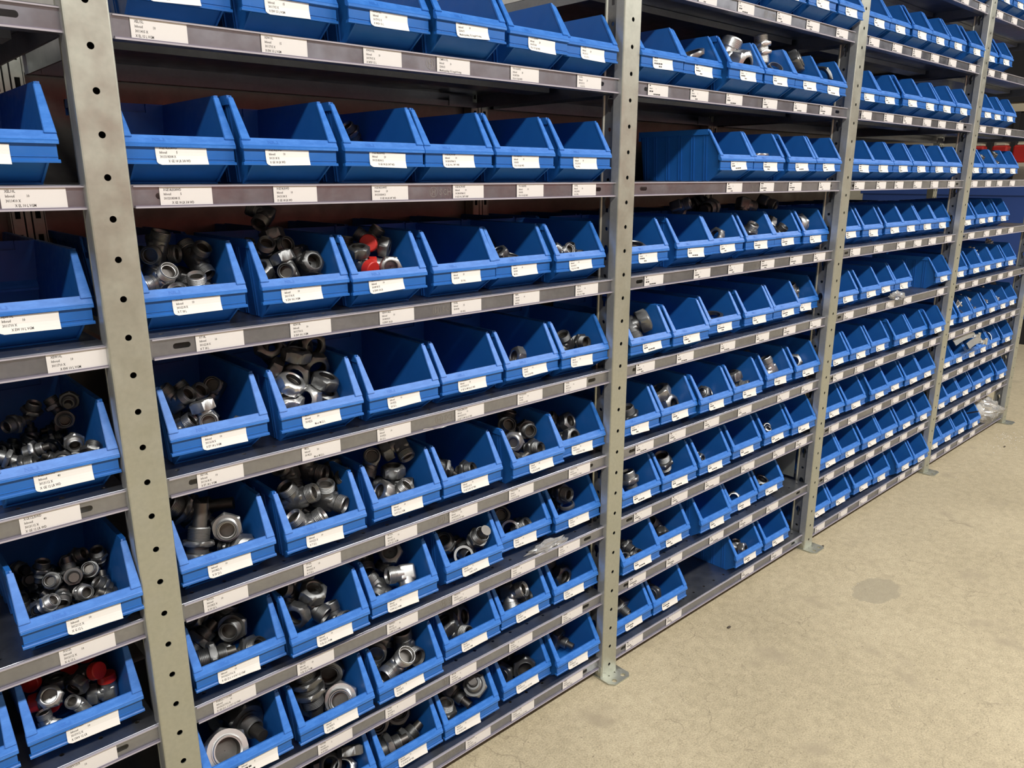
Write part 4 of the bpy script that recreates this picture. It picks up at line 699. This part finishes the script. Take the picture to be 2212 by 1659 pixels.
# ------------------------------------------------------------------ fittings
SEG = 36
def rad(kind, R, th, clip=None):
    if kind == 'c': return R
    a = (th % (PI / 3)) - PI / 6
    r = R / math.cos(a)
    return min(r, clip) if clip else r
def turn(bm, prof, mx_=None, mi=0, seg=SEG, inner=None, closed=True):
    """closed profile of (z, kind, R[, clip]) swept about Z; inner = set of profile edges that get material 1"""
    mx_ = mx_ or Matrix.Identity(4); rings = []
    for p in prof:
        z, k, R = p[:3]; cl = p[3] if len(p) > 3 else None
        rings.append([bm.verts.new(mx_ @ Vector((math.cos(t) * rad(k, R, t, cl), math.sin(t) * rad(k, R, t, cl), z))) for t in [2 * PI * (i + .5) / seg if k == 'c' and False else 2 * PI * i / seg for i in range(seg)]])
    n = len(rings)
    for i in range(n if closed else n - 1):
        a, b_ = rings[i], rings[(i + 1) % n]
        for j in range(seg):
            f = bm.faces.new((a[j], a[(j + 1) % seg], b_[(j + 1) % seg], b_[j])); f.material_index = (1 if inner and i in inner else mi); f.smooth = True
def thread(z0, z1, r, n=None):
    """ridges from z0 to z1"""
    L_ = abs(z1 - z0); n = n or max(3, int(L_ / (r * .135))); out = []; d = r * .055; s = (z1 - z0) / n
    for i in range(n):
        out += [(z0 + s * (i + .10), 'c', r - d), (z0 + s * (i + .38), 'c', r), (z0 + s * (i + .62), 'c', r), (z0 + s * (i + .9), 'c', r - d)]
    return out
def pipe_end(z0, z1, r, bore=.74, cone=True, depth=None):
    """outer thread from z0 (root) to z1 (mouth) then back down the bore to depth; an open profile"""
    depth = depth if depth is not None else (z1 - z0) * .9
    s = 1 if z1 > z0 else -1
    p = [(z0, 'c', r * .93)] + thread(z0 + s * r * .05, z1 - s * r * .10, r) + [(z1 - s * r * .06, 'c', r * .93), (z1, 'c', r * .90)]
    p += [(z1, 'c', r * (.86 if cone else bore + .03)), (z1 - s * r * .28, 'c', r * bore), (z1 - s * r * .30, 'c', r * (bore - .06)), (z1 - s * depth, 'c', r * (bore - .08)), (z1 - s * depth, 'c', r * .02)]
    return p
def pe_turn(bm, z0, z1, r, bore=.74, mx_=None, depth=None, cone=True):
    p = pipe_end(z0, z1, r, bore, cone, depth); n = len(p)
    turn(bm, p, mx_, 0, SEG, {n - 2, n - 3}, closed=False)
def hexbody(bm, z0, z1, R, mx_=None, r_in=None, ch=.10):
    c = R * 1.075; r0 = r_in or 0.0
    P = [(z0, 'h', R * .99, R * 1.0), (z0 + R * ch, 'h', R), (z1 - R * ch, 'h', R), (z1, 'h', R * .99, R * 1.0), (z1, 'c', max(r0, .0002)), (z0, 'c', max(r0, .0002))]
    turn(bm, P, mx_, 0, SEG, {4} if r_in else None)
RXY = lambda a: Matrix.Rotation(a, 4, 'Y')
def ends_to_x(s=1): return RXY(s * PI / 2)
def slab(bm, sx, sy, sz, off=(0, 0, 0), bev=.2):
    b2 = bmesh.new(); bmesh.ops.create_cube(b2, size=1.0)
    for v in b2.verts: v.co = Vector((v.co.x * sx, v.co.y * sy, v.co.z * sz)) + Vector(off)
    bmesh.ops.bevel(b2, geom=list(b2.edges), offset=min(sx, sy, sz) * bev, segments=3, affect='EDGES', profile=.6)
    mp_ = {v: bm.verts.new(v.co) for v in b2.verts}
    for f in b2.faces: bm.faces.new([mp_[v] for v in f.verts]).smooth = True
    b2.free()
def fin(name, bm, mats):
    me = mesh(name, bm, mats); 
    me.polygons.foreach_set('use_smooth', [True] * len(me.polygons))
    try: me.set_sharp_from_angle(angle=math.radians(38))
    except Exception: pass
    return me
def nut_bm(r, h=1.25, bore=.80):
    bm = bmesh.new(); R = r * 1.30
    # union nut: hexagon, then a short cone to the mouth
    P = [(-h * r * .5, 'h', R * .99, R * 1.0), (-h * r * .5 + R * .09, 'h', R), (h * r * .28, 'h', R), (h * r * .36, 'h', R * .99, R * 1.02), (h * r * .5, 'c', r * 1.02), (h * r * .5, 'c', r * .90), (h * r * .42, 'c', r * bore), (h * r * .2, 'c', r * .92)]
    P += [(h * r * .1 - .1 * r * k, 'c', r * (.95 if k % 2 else .90)) for k in range(5)] + [(-h * r * .45, 'c', r * .93), (-h * r * .5, 'c', r * 1.0)]
    n = len(P); turn(bm, P, None, 0, SEG, set(range(6, n - 1)))
    return bm
def build(kind, r, zinc):
    """-> (name, root mesh, [(part name, mesh, label)])"""
    A, B = (M['steel'], M['zinc'], M['zinc2'])[zinc], M['bore']; bm = bmesh.new(); parts = []
    if kind == 'nut': bm.free(); return ('union_nut', fin('union_nut', nut_bm(r), [A, B]), [])
    if kind == 'ring':
        turn(bm, [(-.22 * r, 'c', r), (-.05 * r, 'c', r * 1.02), (.22 * r, 'c', r * .93), (.22 * r, 'c', r * .80), (-.22 * r, 'c', r * .80)], None, 0, 32)
        return ('cutting_ring', fin('cutting_ring', bm, [A, B]), [])
    if kind == 'hexring':
        hexbody(bm, -.22 * r, .22 * r, r * 1.22, None, r * .92)
        return ('lock_nut', fin('lock_nut', bm, [A, B]), [])
    if kind == 'stud':      # tube end, hexagon, stud end with a sealing ring
        hexbody(bm, -.32 * r, .32 * r, r * 1.30); pe_turn(bm, .30 * r, 1.35 * r, r); pe_turn(bm, -.30 * r, -1.25 * r, r * .86, .62, None, None, False)
        turn(bm, [(-.32 * r, 'c', r * 1.02), (-.44 * r, 'c', r * 1.02), (-.44 * r, 'c', r * .8), (-.32 * r, 'c', r * .8)], None, 2, 24)
        return ('stud_coupling', fin('stud_coupling', bm, [A, B, M['rubber']]), [])
    if kind == 'union':     # straight union, thread at both ends
        hexbody(bm, -.28 * r, .28 * r, r * 1.22); pe_turn(bm, .26 * r, 1.25 * r, r); pe_turn(bm, -.26 * r, -1.25 * r, r)
        return ('straight_union', fin('straight_union', bm, [A, B]), [])
    if kind == 'bulkhead':
        hexbody(bm, -.30 * r, .22 * r, r * 1.36); pe_turn(bm, .2 * r, 1.3 * r, r); pe_turn(bm, -.28 * r, -2.7 * r, r, .70)
        b2 = bmesh.new(); hexbody(b2, -1.45 * r, -.95 * r, r * 1.36, None, r * .99); parts.append(('lock_nut', fin('lock_nut', b2, [A, B]), None))
        return ('bulkhead_union', fin('bulkhead_union', bm, [A, B]), parts)
    if kind == 'bighex':    # reducer: large nut with smaller stud
        hexbody(bm, -.55 * r, .45 * r, r * 1.30, None, r * .79); pe_turn(bm, .43 * r, .62 * r, r * 1.02, .84, None, r * .85); pe_turn(bm, -.53 * r, -1.5 * r, r * .70, .66)
        turn(bm, [(-.66 * r, 'c', r * .92), (-.55 * r, 'c', r * .92), (-.55 * r, 'c', r * .6), (-.66 * r, 'c', r * .6)], None, 0, 28)
        return ('hex_reducer', fin('hex_reducer', bm, [A, B]), [])
    if kind in ('elbow', 'elbownut', 'valve'):
        slab(bm, 1.95 * r, 1.75 * r, 1.95 * r, (0, 0, 0), .22)
        turn(bm, [(.5 * r, 'c', r * .93), (1.3 * r, 'c', r * .90), (1.3 * r, 'c', r * .2), (.5 * r, 'c', r * .2)]); pe_turn(bm, 1.25 * r, 2.25 * r, r)
        mX = ends_to_x()
        turn(bm, [(.5 * r, 'c', r * .93), (1.3 * r, 'c', r * .90), (1.3 * r, 'c', r * .2), (.5 * r, 'c', r * .2)], mX)
        if kind == 'elbow': pe_turn(bm, 1.25 * r, 2.25 * r, r, .74, mX)
        else:
            b2 = nut_bm(r, 1.35); bmesh.ops.transform(b2, matrix=mX @ Matrix.Translation((0, 0, 1.85 * r)), verts=b2.verts)
            parts.append(('swivel_nut', fin('swivel_nut', b2, [A, B]), None))
        if kind == 'valve':
            b2 = bmesh.new(); turn(b2, [(1.55 * r, 'c', r * 1.13), (2.45 * r, 'c', r * 1.10), (2.55 * r, 'c', r * 1.0), (2.55 * r, 'c', r * .06), (1.55 * r, 'c', r * .06)], None, 0, 32)
            box(b2, -.22 * r, .22 * r, -.05 * r, .05 * r, 2.54 * r, 2.58 * r)
            parts.append(('plastic_cap', fin('plastic_cap', b2, [M['red']]), 'red plastic protective cap'))
        return ({'elbow': 'elbow_fitting', 'elbownut': 'swivel_elbow', 'valve': 'capped_elbow'}[kind], fin('elbow', bm, [A, B]), parts)
    if kind in ('tee', 'teenut'):
        slab(bm, 2.5 * r, 1.75 * r, 1.85 * r, (0, 0, -.02 * r), .20)
        for mX in (ends_to_x(), ends_to_x(-1)):
            if kind == 'teenut' and mX == ends_to_x(-1): pass
            turn(bm, [(.8 * r, 'c', r * .93), (1.5 * r, 'c', r * .90), (1.5 * r, 'c', r * .2), (.8 * r, 'c', r * .2)], mX); pe_turn(bm, 1.45 * r, 2.4 * r, r, .74, mX)
        turn(bm, [(.5 * r, 'c', r * .93), (1.3 * r, 'c', r * .90), (1.3 * r, 'c', r * .2), (.5 * r, 'c', r * .2)])
        if kind == 'tee': pe_turn(bm, 1.25 * r, 2.15 * r, r)
        else:
            b2 = nut_bm(r, 1.35); bmesh.ops.transform(b2, matrix=Matrix.Translation((0, 0, 1.85 * r)), verts=b2.verts); parts.append(('swivel_nut', fin('swivel_nut', b2, [A, B]), None))
        return ({'tee': 'tee_fitting', 'teenut': 'swivel_tee'}[kind], fin('tee', bm, [A, B]), parts)
    if kind == 'oring':
        R, q = r, r * .10
        turn(bm, [(math.sin(t) * q, 'c', R + math.cos(t) * q) for t in [2 * PI * k / 8 for k in range(8)]], None, 0, 40)
        return ('sealing_ring', fin('sealing_ring', bm, [M['rubber']]), [])
    if kind == 'band':      # open band of a hose clamp with its bolt block
        w_ = .012
        turn(bm, [(-w_, 'c', r), (w_, 'c', r), (w_, 'c', r * .97), (-w_, 'c', r * .97)], None, 0, 44)
        b2 = bmesh.new(); 
        for s in (-1, 1):
            turn(b2, [(-.013, 'c', .0042), (.013, 'c', .0042), (.013, 'c', .0004), (-.013, 'c', .0004)], Matrix.Translation((r + .006, s * .011, 0)), 0, 14)
        turn(b2, [(-.022, 'c', .003), (.026, 'c', .003), (.026, 'c', .0003), (-.022, 'c', .0003)], Matrix.Translation((r + .006, 0, 0)) @ Matrix.Rotation(PI / 2, 4, 'X'), 0, 12)
        hexbody(b2, .018, .024, .0055, Matrix.Translation((r + .006, 0, 0)) @ Matrix.Rotation(PI / 2, 4, 'X'))
        parts.append(('clamp_bolt', fin('clamp_bolt', b2, [M['zinc2']]), None))
        return ('hose_clamp', fin('hose_clamp', bm, [M['zinc2']]), parts)
    if kind == 'tbolt':     # folded T-bolt clamp
        for s in (-1, 1):
            turn(bm, [(-.011, 'c', .0045), (.011, 'c', .0045), (.011, 'c', .0004), (-.011, 'c', .0004)], Matrix.Translation((0, s * .016, 0)), 0, 16)
        box(bm, -.002, .002, -.018, .018, -.008, .008)
        turn(bm, [(-.024, 'c', .0032), (.028, 'c', .0032), (.028, 'c', .0003), (-.024, 'c', .0003)], Matrix.Rotation(PI / 2, 4, 'X'), 0, 12)
        turn(bm, [(-.009, 'c', .024), (.009, 'c', .024), (.009, 'c', .0232), (-.009, 'c', .0232)], Matrix.Translation((-.024, 0, 0)), 0, 28)
        return ('t_bolt_clamp', fin('t_bolt_clamp', bm, [M['zinc2']]), [])
    if kind == 'scrap':     # small white plastic plug
        turn(bm, [(-.006, 'c', .007), (.002, 'c', .007), (.002, 'c', .0095), (.005, 'c', .0095), (.005, 'c', .0003), (-.006, 'c', .0003)], None, 0, 18)
        return ('plastic_plug', fin('plastic_plug', bm, [M['white']]), [])
    raise ValueError(kind)
PROTO = {}
def proto(kind, r, zinc):
    k = (kind, r, zinc)
    if k not in PROTO: PROTO[k] = build(*k)
    return PROTO[k]
def put(kind, r, zinc, parent_loc, loc, eul, label, cat, group=None):
    name, me, parts = proto(kind, r, int(zinc))
    o = link(name, me, None, Vector(parent_loc) + Vector(loc), eul)
    tag(o, label, cat, group)
    for pn, pm, pl in parts:
        c_ = link(pn, pm, o)
        if pl: c_['label'] = pl
    return o
def shade(kind, zinc):
    if kind in ('oring',): return 'black '
    if kind in ('scrap',): return 'small '
    if kind == 'valve': return 'shiny ' if zinc else 'dark '
    return 'bright ' if zinc else 'dark '
for key, items in fit.items():
    b_, l_, i_ = key; x, y = bins[(b_, l_)][i_]; base = (x, y, ZL[l_] + .0003)
    byk = {}
    for q in items: byk.setdefault((q[0], min(q[2], 1)), []).append(q)
    for (k_, z_), lst in byk.items():
        lst.sort(key=lambda q: (Vector(base) + Vector(q[3]) - CAM).dot(RX) / (Vector(base) + Vector(q[3]) - CAM).dot(RZ))
        for n_, (kind, r, zi, loc, eul) in enumerate(lst):
            where = f'{NTH[i_]} bin, {NTH[l_]} shelf up, {BAY[b_]}'
            if len(lst) > 8: lab, grp = f'{shade(kind, zi)}{KN[kind]} in the heap in {where}', f'{shade(kind, zi)}{KN[kind]}s heaped in {where}'
            elif len(lst) == 1: lab, grp = f'the one {shade(kind, zi)}{KN[kind]} in {where}', None
            else: lab, grp = f'{shade(kind, zi)}{KN[kind]}, {NTH[n_]} from left in {where}', f'{shade(kind, zi)}{KN[kind]}s in {where}'
            put(kind, r, zi, base, loc, eul, lab, 'pipe fitting' if kind not in ('band', 'tbolt', 'oring', 'scrap', 'nut', 'hexring', 'ring') else {'band': 'hose clamp', 'tbolt': 'hose clamp', 'oring': 'rubber ring', 'scrap': 'plug', 'nut': 'nut', 'hexring': 'nut', 'ring': 'ring'}[kind], grp)

# fittings heaped at the rear of the bins on the sixth shelf of the second bay
HEAP = [(2, 'elbow', .0165, (.0, .165, .133), (1.2, .4, .3)), (3, 'union', .021, (-.01, .16, .127), (.3, 1.45, .5)), (3, 'bulkhead', .0175, (.005, .205, .136), (1.3, .2, 1.2)), (4, 'elbownut', .0185, (.02, .165, .134), (.6, 1.9, .2)), (5, 'elbow', .018, (-.035, .16, .138), (1.9, .5, .3)),
        (3, 'union', .02, (.0, .18, .085), (1.57, 0, .4)), (3, 'union', .02, (.0, .18, .04), (1.57, 0, 1.2)), (4, 'union', .02, (.0, .18, .085), (1.57, 0, .8)), (4, 'union', .02, (.0, .18, .04), (1.57, 0, .2)), (5, 'union', .02, (-.03, .18, .085), (1.57, 0, .4)), (5, 'union', .02, (-.03, .18, .04), (1.57, 0, .4)),
        (2, 'union', .02, (.0, .18, .085), (1.57, 0, .4)), (2, 'union', .02, (.0, .18, .04), (1.57, 0, .4))]
cnt_ = {}
for i_, kind, r, loc, eul in HEAP:
    x, y = bins[(2, 5)][i_]; cnt_[(i_, kind)] = n_ = cnt_.get((i_, kind), -1) + 1
    put(kind, r, 0, (x, y, ZL[5]), loc, eul, f'dark {KN[kind]} heaped high at the rear of {NTH[i_]} bin, sixth shelf, second full bay', 'pipe fitting', 'dark fittings heaped behind the sixth-shelf bins')

# ------------------------------------------------------------------ loose things on the shelves
def crumple(name, sx, sy, sz, seed, mt, sub=3, amp=.35, tail=None):
    bm = bmesh.new(); bmesh.ops.create_icosphere(bm, subdivisions=sub, radius=1.0); g = random.Random(seed)
    from mathutils import noise as mn
    for v in bm.verts:
        d = v.co.normalized(); k = 1 + amp * (abs(mn.noise(d * 2.3 + Vector((seed, 0, 0)))) * 1.6 - .5) + amp * .5 * abs(mn.noise(d * 6.1 + Vector((0, seed, 0))))
        p = Vector((d.x * sx * k, d.y * sy * k, max(d.z, -.75) * sz * k))
        if tail and d.dot(Vector(tail[0]).normalized()) > .80: p += Vector(tail[1]) * ((d.dot(Vector(tail[0]).normalized()) - .80) / .20) ** 1.5
        v.co = p
    me = mesh(name, bm, mt); return me
bag = link('plastic_bag', crumple('plastic_bag', .115, .085, .066, 5, M['film'], 4, .17, ((1, -.5, -.2), (.09, -.03, -.02))), None, (3.775, .06, ZL[0] + .052))
tag(bag, 'crumpled clear plastic bag of white rings on the bottom shelf, far end bay', 'plastic bag')
for k, (dx, dy, dz, rx, rz) in enumerate(((-.045, -.02, .0, 1.35, .5), (-.02, -.015, .0, 1.3, .6), (.005, -.005, .003, 1.25, .75), (.035, .01, .0, 1.3, .5))):
    bm = bmesh.new(); turn(bm, [(-.008, 'c', .040), (.008, 'c', .040), (.008, 'c', .031), (-.008, 'c', .031)], None, 0, 40)
    tag(link('hose_ring', fin('hose_ring', bm, [M['white']]), None, (3.775 + dx, .06 + dy, ZL[0] + .0405 + dz), (rx, 0, rz)), f'white plastic ring inside the clear bag, {NTH[k]} from left', 'ring', 'white rings in the clear bag')
tag(link('plastic_scrap', crumple('plastic_scrap', .040, .022, .014, 2, M['film'], 3, .6), None, (2.50, .006, ZL[4] + .0115)), 'crumpled clear plastic scrap in the gap on the fifth shelf, third full bay', 'plastic scrap')
tag(link('plastic_scrap', crumple('plastic_scrap', .050, .010, .010, 9, M['film'], 3, .6), None, (.80, .018, ZL[2] + .008)), 'torn clear film curling up over the third shelf lip, nearest full bay', 'plastic scrap')
bm = bmesh.new()
for k in range(14):
    xa, xb = .47 + k * .006, .47 + (k + 1) * .006; f_ = lambda x: (.0075 - .002 * math.sin(x * 90), ZL[3] + .1735 - .006 * math.sin((x - .47) * 37) ** 2)
    (ya, za), (yb, zb) = f_(xa), f_(xb)
    bm.faces.new([bm.verts.new(p) for p in ((xa, ya, za), (xb, yb, zb), (xb, yb + .001, ZL[4] - .0285), (xa, ya + .001, ZL[4] - .0285))])
tag(link('plastic_strip_end', mesh('plastic_strip_end', bm, M['film'])), 'torn clear strip hanging below the fifth shelf lip, nearest full bay', 'plastic scrap')
# long strap clamps lying across the bins of the far bay
for k, (x0, x1, y, z, bow) in enumerate(((3.185, 3.44, .015, ZL[2] + .118, .012), (3.27, 3.45, -.012, ZL[2] + .096, .010))):
    bm = bmesh.new(); n_ = 16
    prof = [(x0 + (x1 - x0) * i / n_, z + bow * math.sin(PI * i / n_)) for i in range(n_ + 1)]
    for w_, zz in ((0, 0),):
        for (xa, za), (xb, zb) in zip(prof[:-1], prof[1:]):
            v = [bm.verts.new(p) for p in ((xa, y - .004, za - .011), (xb, y - .004, zb - .011), (xb, y + .012, zb + .011), (xa, y + .012, za + .011), (xa, y - .0025, za - .012), (xb, y - .0025, zb - .012), (xb, y + .0135, zb + .010), (xa, y + .0135, za + .010))]
            for f in ((0, 1, 2, 3), (7, 6, 5, 4), (0, 4, 5, 1), (3, 2, 6, 7)): bm.faces.new([v[i] for i in f])
    st_ = tag(link('strap_clamp', mesh('strap_clamp', bm, M['zinc2'], 40)), ('long bright strap clamp bridging two bins, third shelf up, far end bay', 'shorter bright strap clamp leaning on the lips, third shelf up, far end bay')[k], 'hose clamp', 'strap clamps in the far bay')
    b2 = bmesh.new(); box(b2, x1 - .045, x1 - .005, y - .012, y - .003, z - .010, z + .008); turn(b2, [(-.014, 'c', .005), (.014, 'c', .005), (.014, 'c', .0004), (-.014, 'c', .0004)], Matrix.Translation((x1 - .012, y - .014, z)), 0, 14)
    link('clamp_housing', mesh('clamp_housing', b2, M['zinc2'], 40, None), st_)
bm = bmesh.new(); turn(bm, [(-.095, 'c', .0035), (.095, 'c', .0035), (.095, 'c', .0003), (-.095, 'c', .0003)], None, 0, 14)
x, y = bins[(4, 0)][3]
tag(link('steel_rod', fin('steel_rod', bm, [M['steel']]), None, (x + .005, y + .075, ZL[0] + .062), (1.15, 0, -.25)), 'thin dark steel rod lying across the fourth bin, bottom shelf, far end bay', 'rod')

# ------------------------------------------------------------------ beyond the end of the rack
M['wall_dark'] = mat('dark_wall_fill_and_posts', (0.020, 0.020, 0.022), 0.8)  # near-black, for the added dark sheets and the wall posts
bm = bmesh.new(); box(bm, 7.16, 7.2, -3.3, 5.1, 1.775, 3.3); struct('wall_right_dark_fill', bm, M['wall_dark'])  # sheet added so the view above the cream wall stays dark
bm = bmesh.new(); box(bm, 7.14, 7.2, .3, 3.0, 1.70, 1.76); struct('trim_1', bm, M['cream'])
for k, yy in enumerate((1.02, 1.195, 1.37)):
    bm = bmesh.new(); box(bm, 7.13, 7.2, yy, yy + .035, .9, 1.70); struct('trim_%d' % (k + 2), bm, M['wall_dark'])
ws = tag(empty('wall_shelf', (7.0, 1.15, 1.30)), 'narrow cream wall shelf carrying red cases beyond the rack end', 'wall shelf')
bm = bmesh.new(); box(bm, -.1, .13, -.55, .55, -.03, 0); link('shelf_board', mesh('shelf_board', bm, M['cream']), ws)
for yy in (-.4, .4):
    bm = bmesh.new(); prism_x(bm, [(yy - .01, -.03), (yy + .01, -.03), (yy + .01, -.16), (yy - .01, -.16)], .10, .13); link('bracket', mesh('bracket', bm, M['cream']), ws)
for k, yy in enumerate((1.075, .925, 1.245)):
    rc = tag(empty('red_case', (6.99, yy, 1.30)), ('small red plastic case standing on the wall shelf, middle of three', 'small red plastic case on the wall shelf, nearest the aisle', 'small red plastic case on the wall shelf, farthest from the aisle')[k], 'case', 'red cases on the wall shelf')
    bm = bmesh.new(); box(bm, -.05, .05, -.055, .055, 0, .135); link('case_body', mesh('case_body', bm, M['red'], None, .012), rc)
    bm = bmesh.new(); box(bm, -.045, .045, -.04, .03, .1345, .15); link('case_lid', mesh('case_lid', bm, M['cream'], None, .004), rc)
M['crate'] = mat('blue_painted_steel', (0.035, 0.085, 0.32), 0.45)
ct = tag(empty('blue_container', (6.2, 1.1, 0)), 'big blue steel container standing on feet past the rack end', 'container')
bm = bmesh.new(); box(bm, 0, .7, -.66, .7, .19, 1.10); box(bm, -.015, .715, -.675, .715, 1.06, 1.13); box(bm, -.012, 0, -.66, .7, .60, .63); link('container_body', mesh('container_body', bm, M['crate'], None, .004), ct)
for xx in (.04, .6):
    for yy in (-.6, .6):
        bm = bmesh.new(); box(bm, xx, xx + .06, yy, yy + .06, 0, .19); link('foot', mesh('foot', bm, M['dark']), ct)

# ------------------------------------------------------------------ litter on the floor
bm = bmesh.new(); g = random.Random(4)
def flake(x, y, s, mi=0):
    n_ = g.randint(4, 6); a0 = g.random() * 6; t = s * .35
    lo = [bm.verts.new((x + math.cos(a0 + 2 * PI * k / n_) * s * g.uniform(.5, 1.1), y + math.sin(a0 + 2 * PI * k / n_) * s * g.uniform(.4, .9), .0004)) for k in range(n_)]
    hi = [bm.verts.new((v.co.x + s * .1, v.co.y, t * g.uniform(.7, 1.2))) for v in lo]
    bm.faces.new(hi).material_index = mi
    for k in range(n_): bm.faces.new((lo[k], lo[(k + 1) % n_], hi[(k + 1) % n_], hi[k])).material_index = mi
for _ in range(85): flake(3.72 + g.gauss(0, .10), -.085 + g.gauss(0, .045), g.uniform(.0012, .0038))
for _ in range(22): flake(g.uniform(3.0, 3.6), -.06 - abs(g.gauss(0, .06)), g.uniform(.0010, .0026))
for _ in range(46): flake(g.uniform(.9, 3.6), g.uniform(-.75, -.06), g.uniform(.0007, .0018))
for _ in range(40): flake(g.uniform(.9, 3.6), g.uniform(-.8, -.05), g.uniform(.0006, .0016), 1)
M['grit'] = mat('dark_grit', (0.07, 0.055, 0.04), 0.8)
bm2 = bmesh.new(); box(bm2, 7.15, 7.2, -3.3, 5.1, 1.50, 1.69); struct('trim_5', bm2, M['wall_dark'])  # dark band added to darken the view between the upper shelves
o = link('debris', mesh('debris', bm, [M['white'], M['grit']])); o['kind'] = 'stuff'; o['label'] = 'white flakes and dark grit scattered over the concrete'; o['category'] = 'litter'
PEB = [((1.40, -.086), 'dark crumb of dirt lying on the concrete below the empty shelf place'), ((2.05, -.03), 'brown crumb of dirt on the concrete just past the third upright'), ((3.61, -.12), 'brown wood chip among the white flakes on the floor')]
for (x, y), lab in PEB:
    tag(link('dirt_crumb', crumple('dirt_crumb', .007, .004, .003, x, M['grit'], 2, .3), None, (x, y, .0022)), lab, 'crumb')
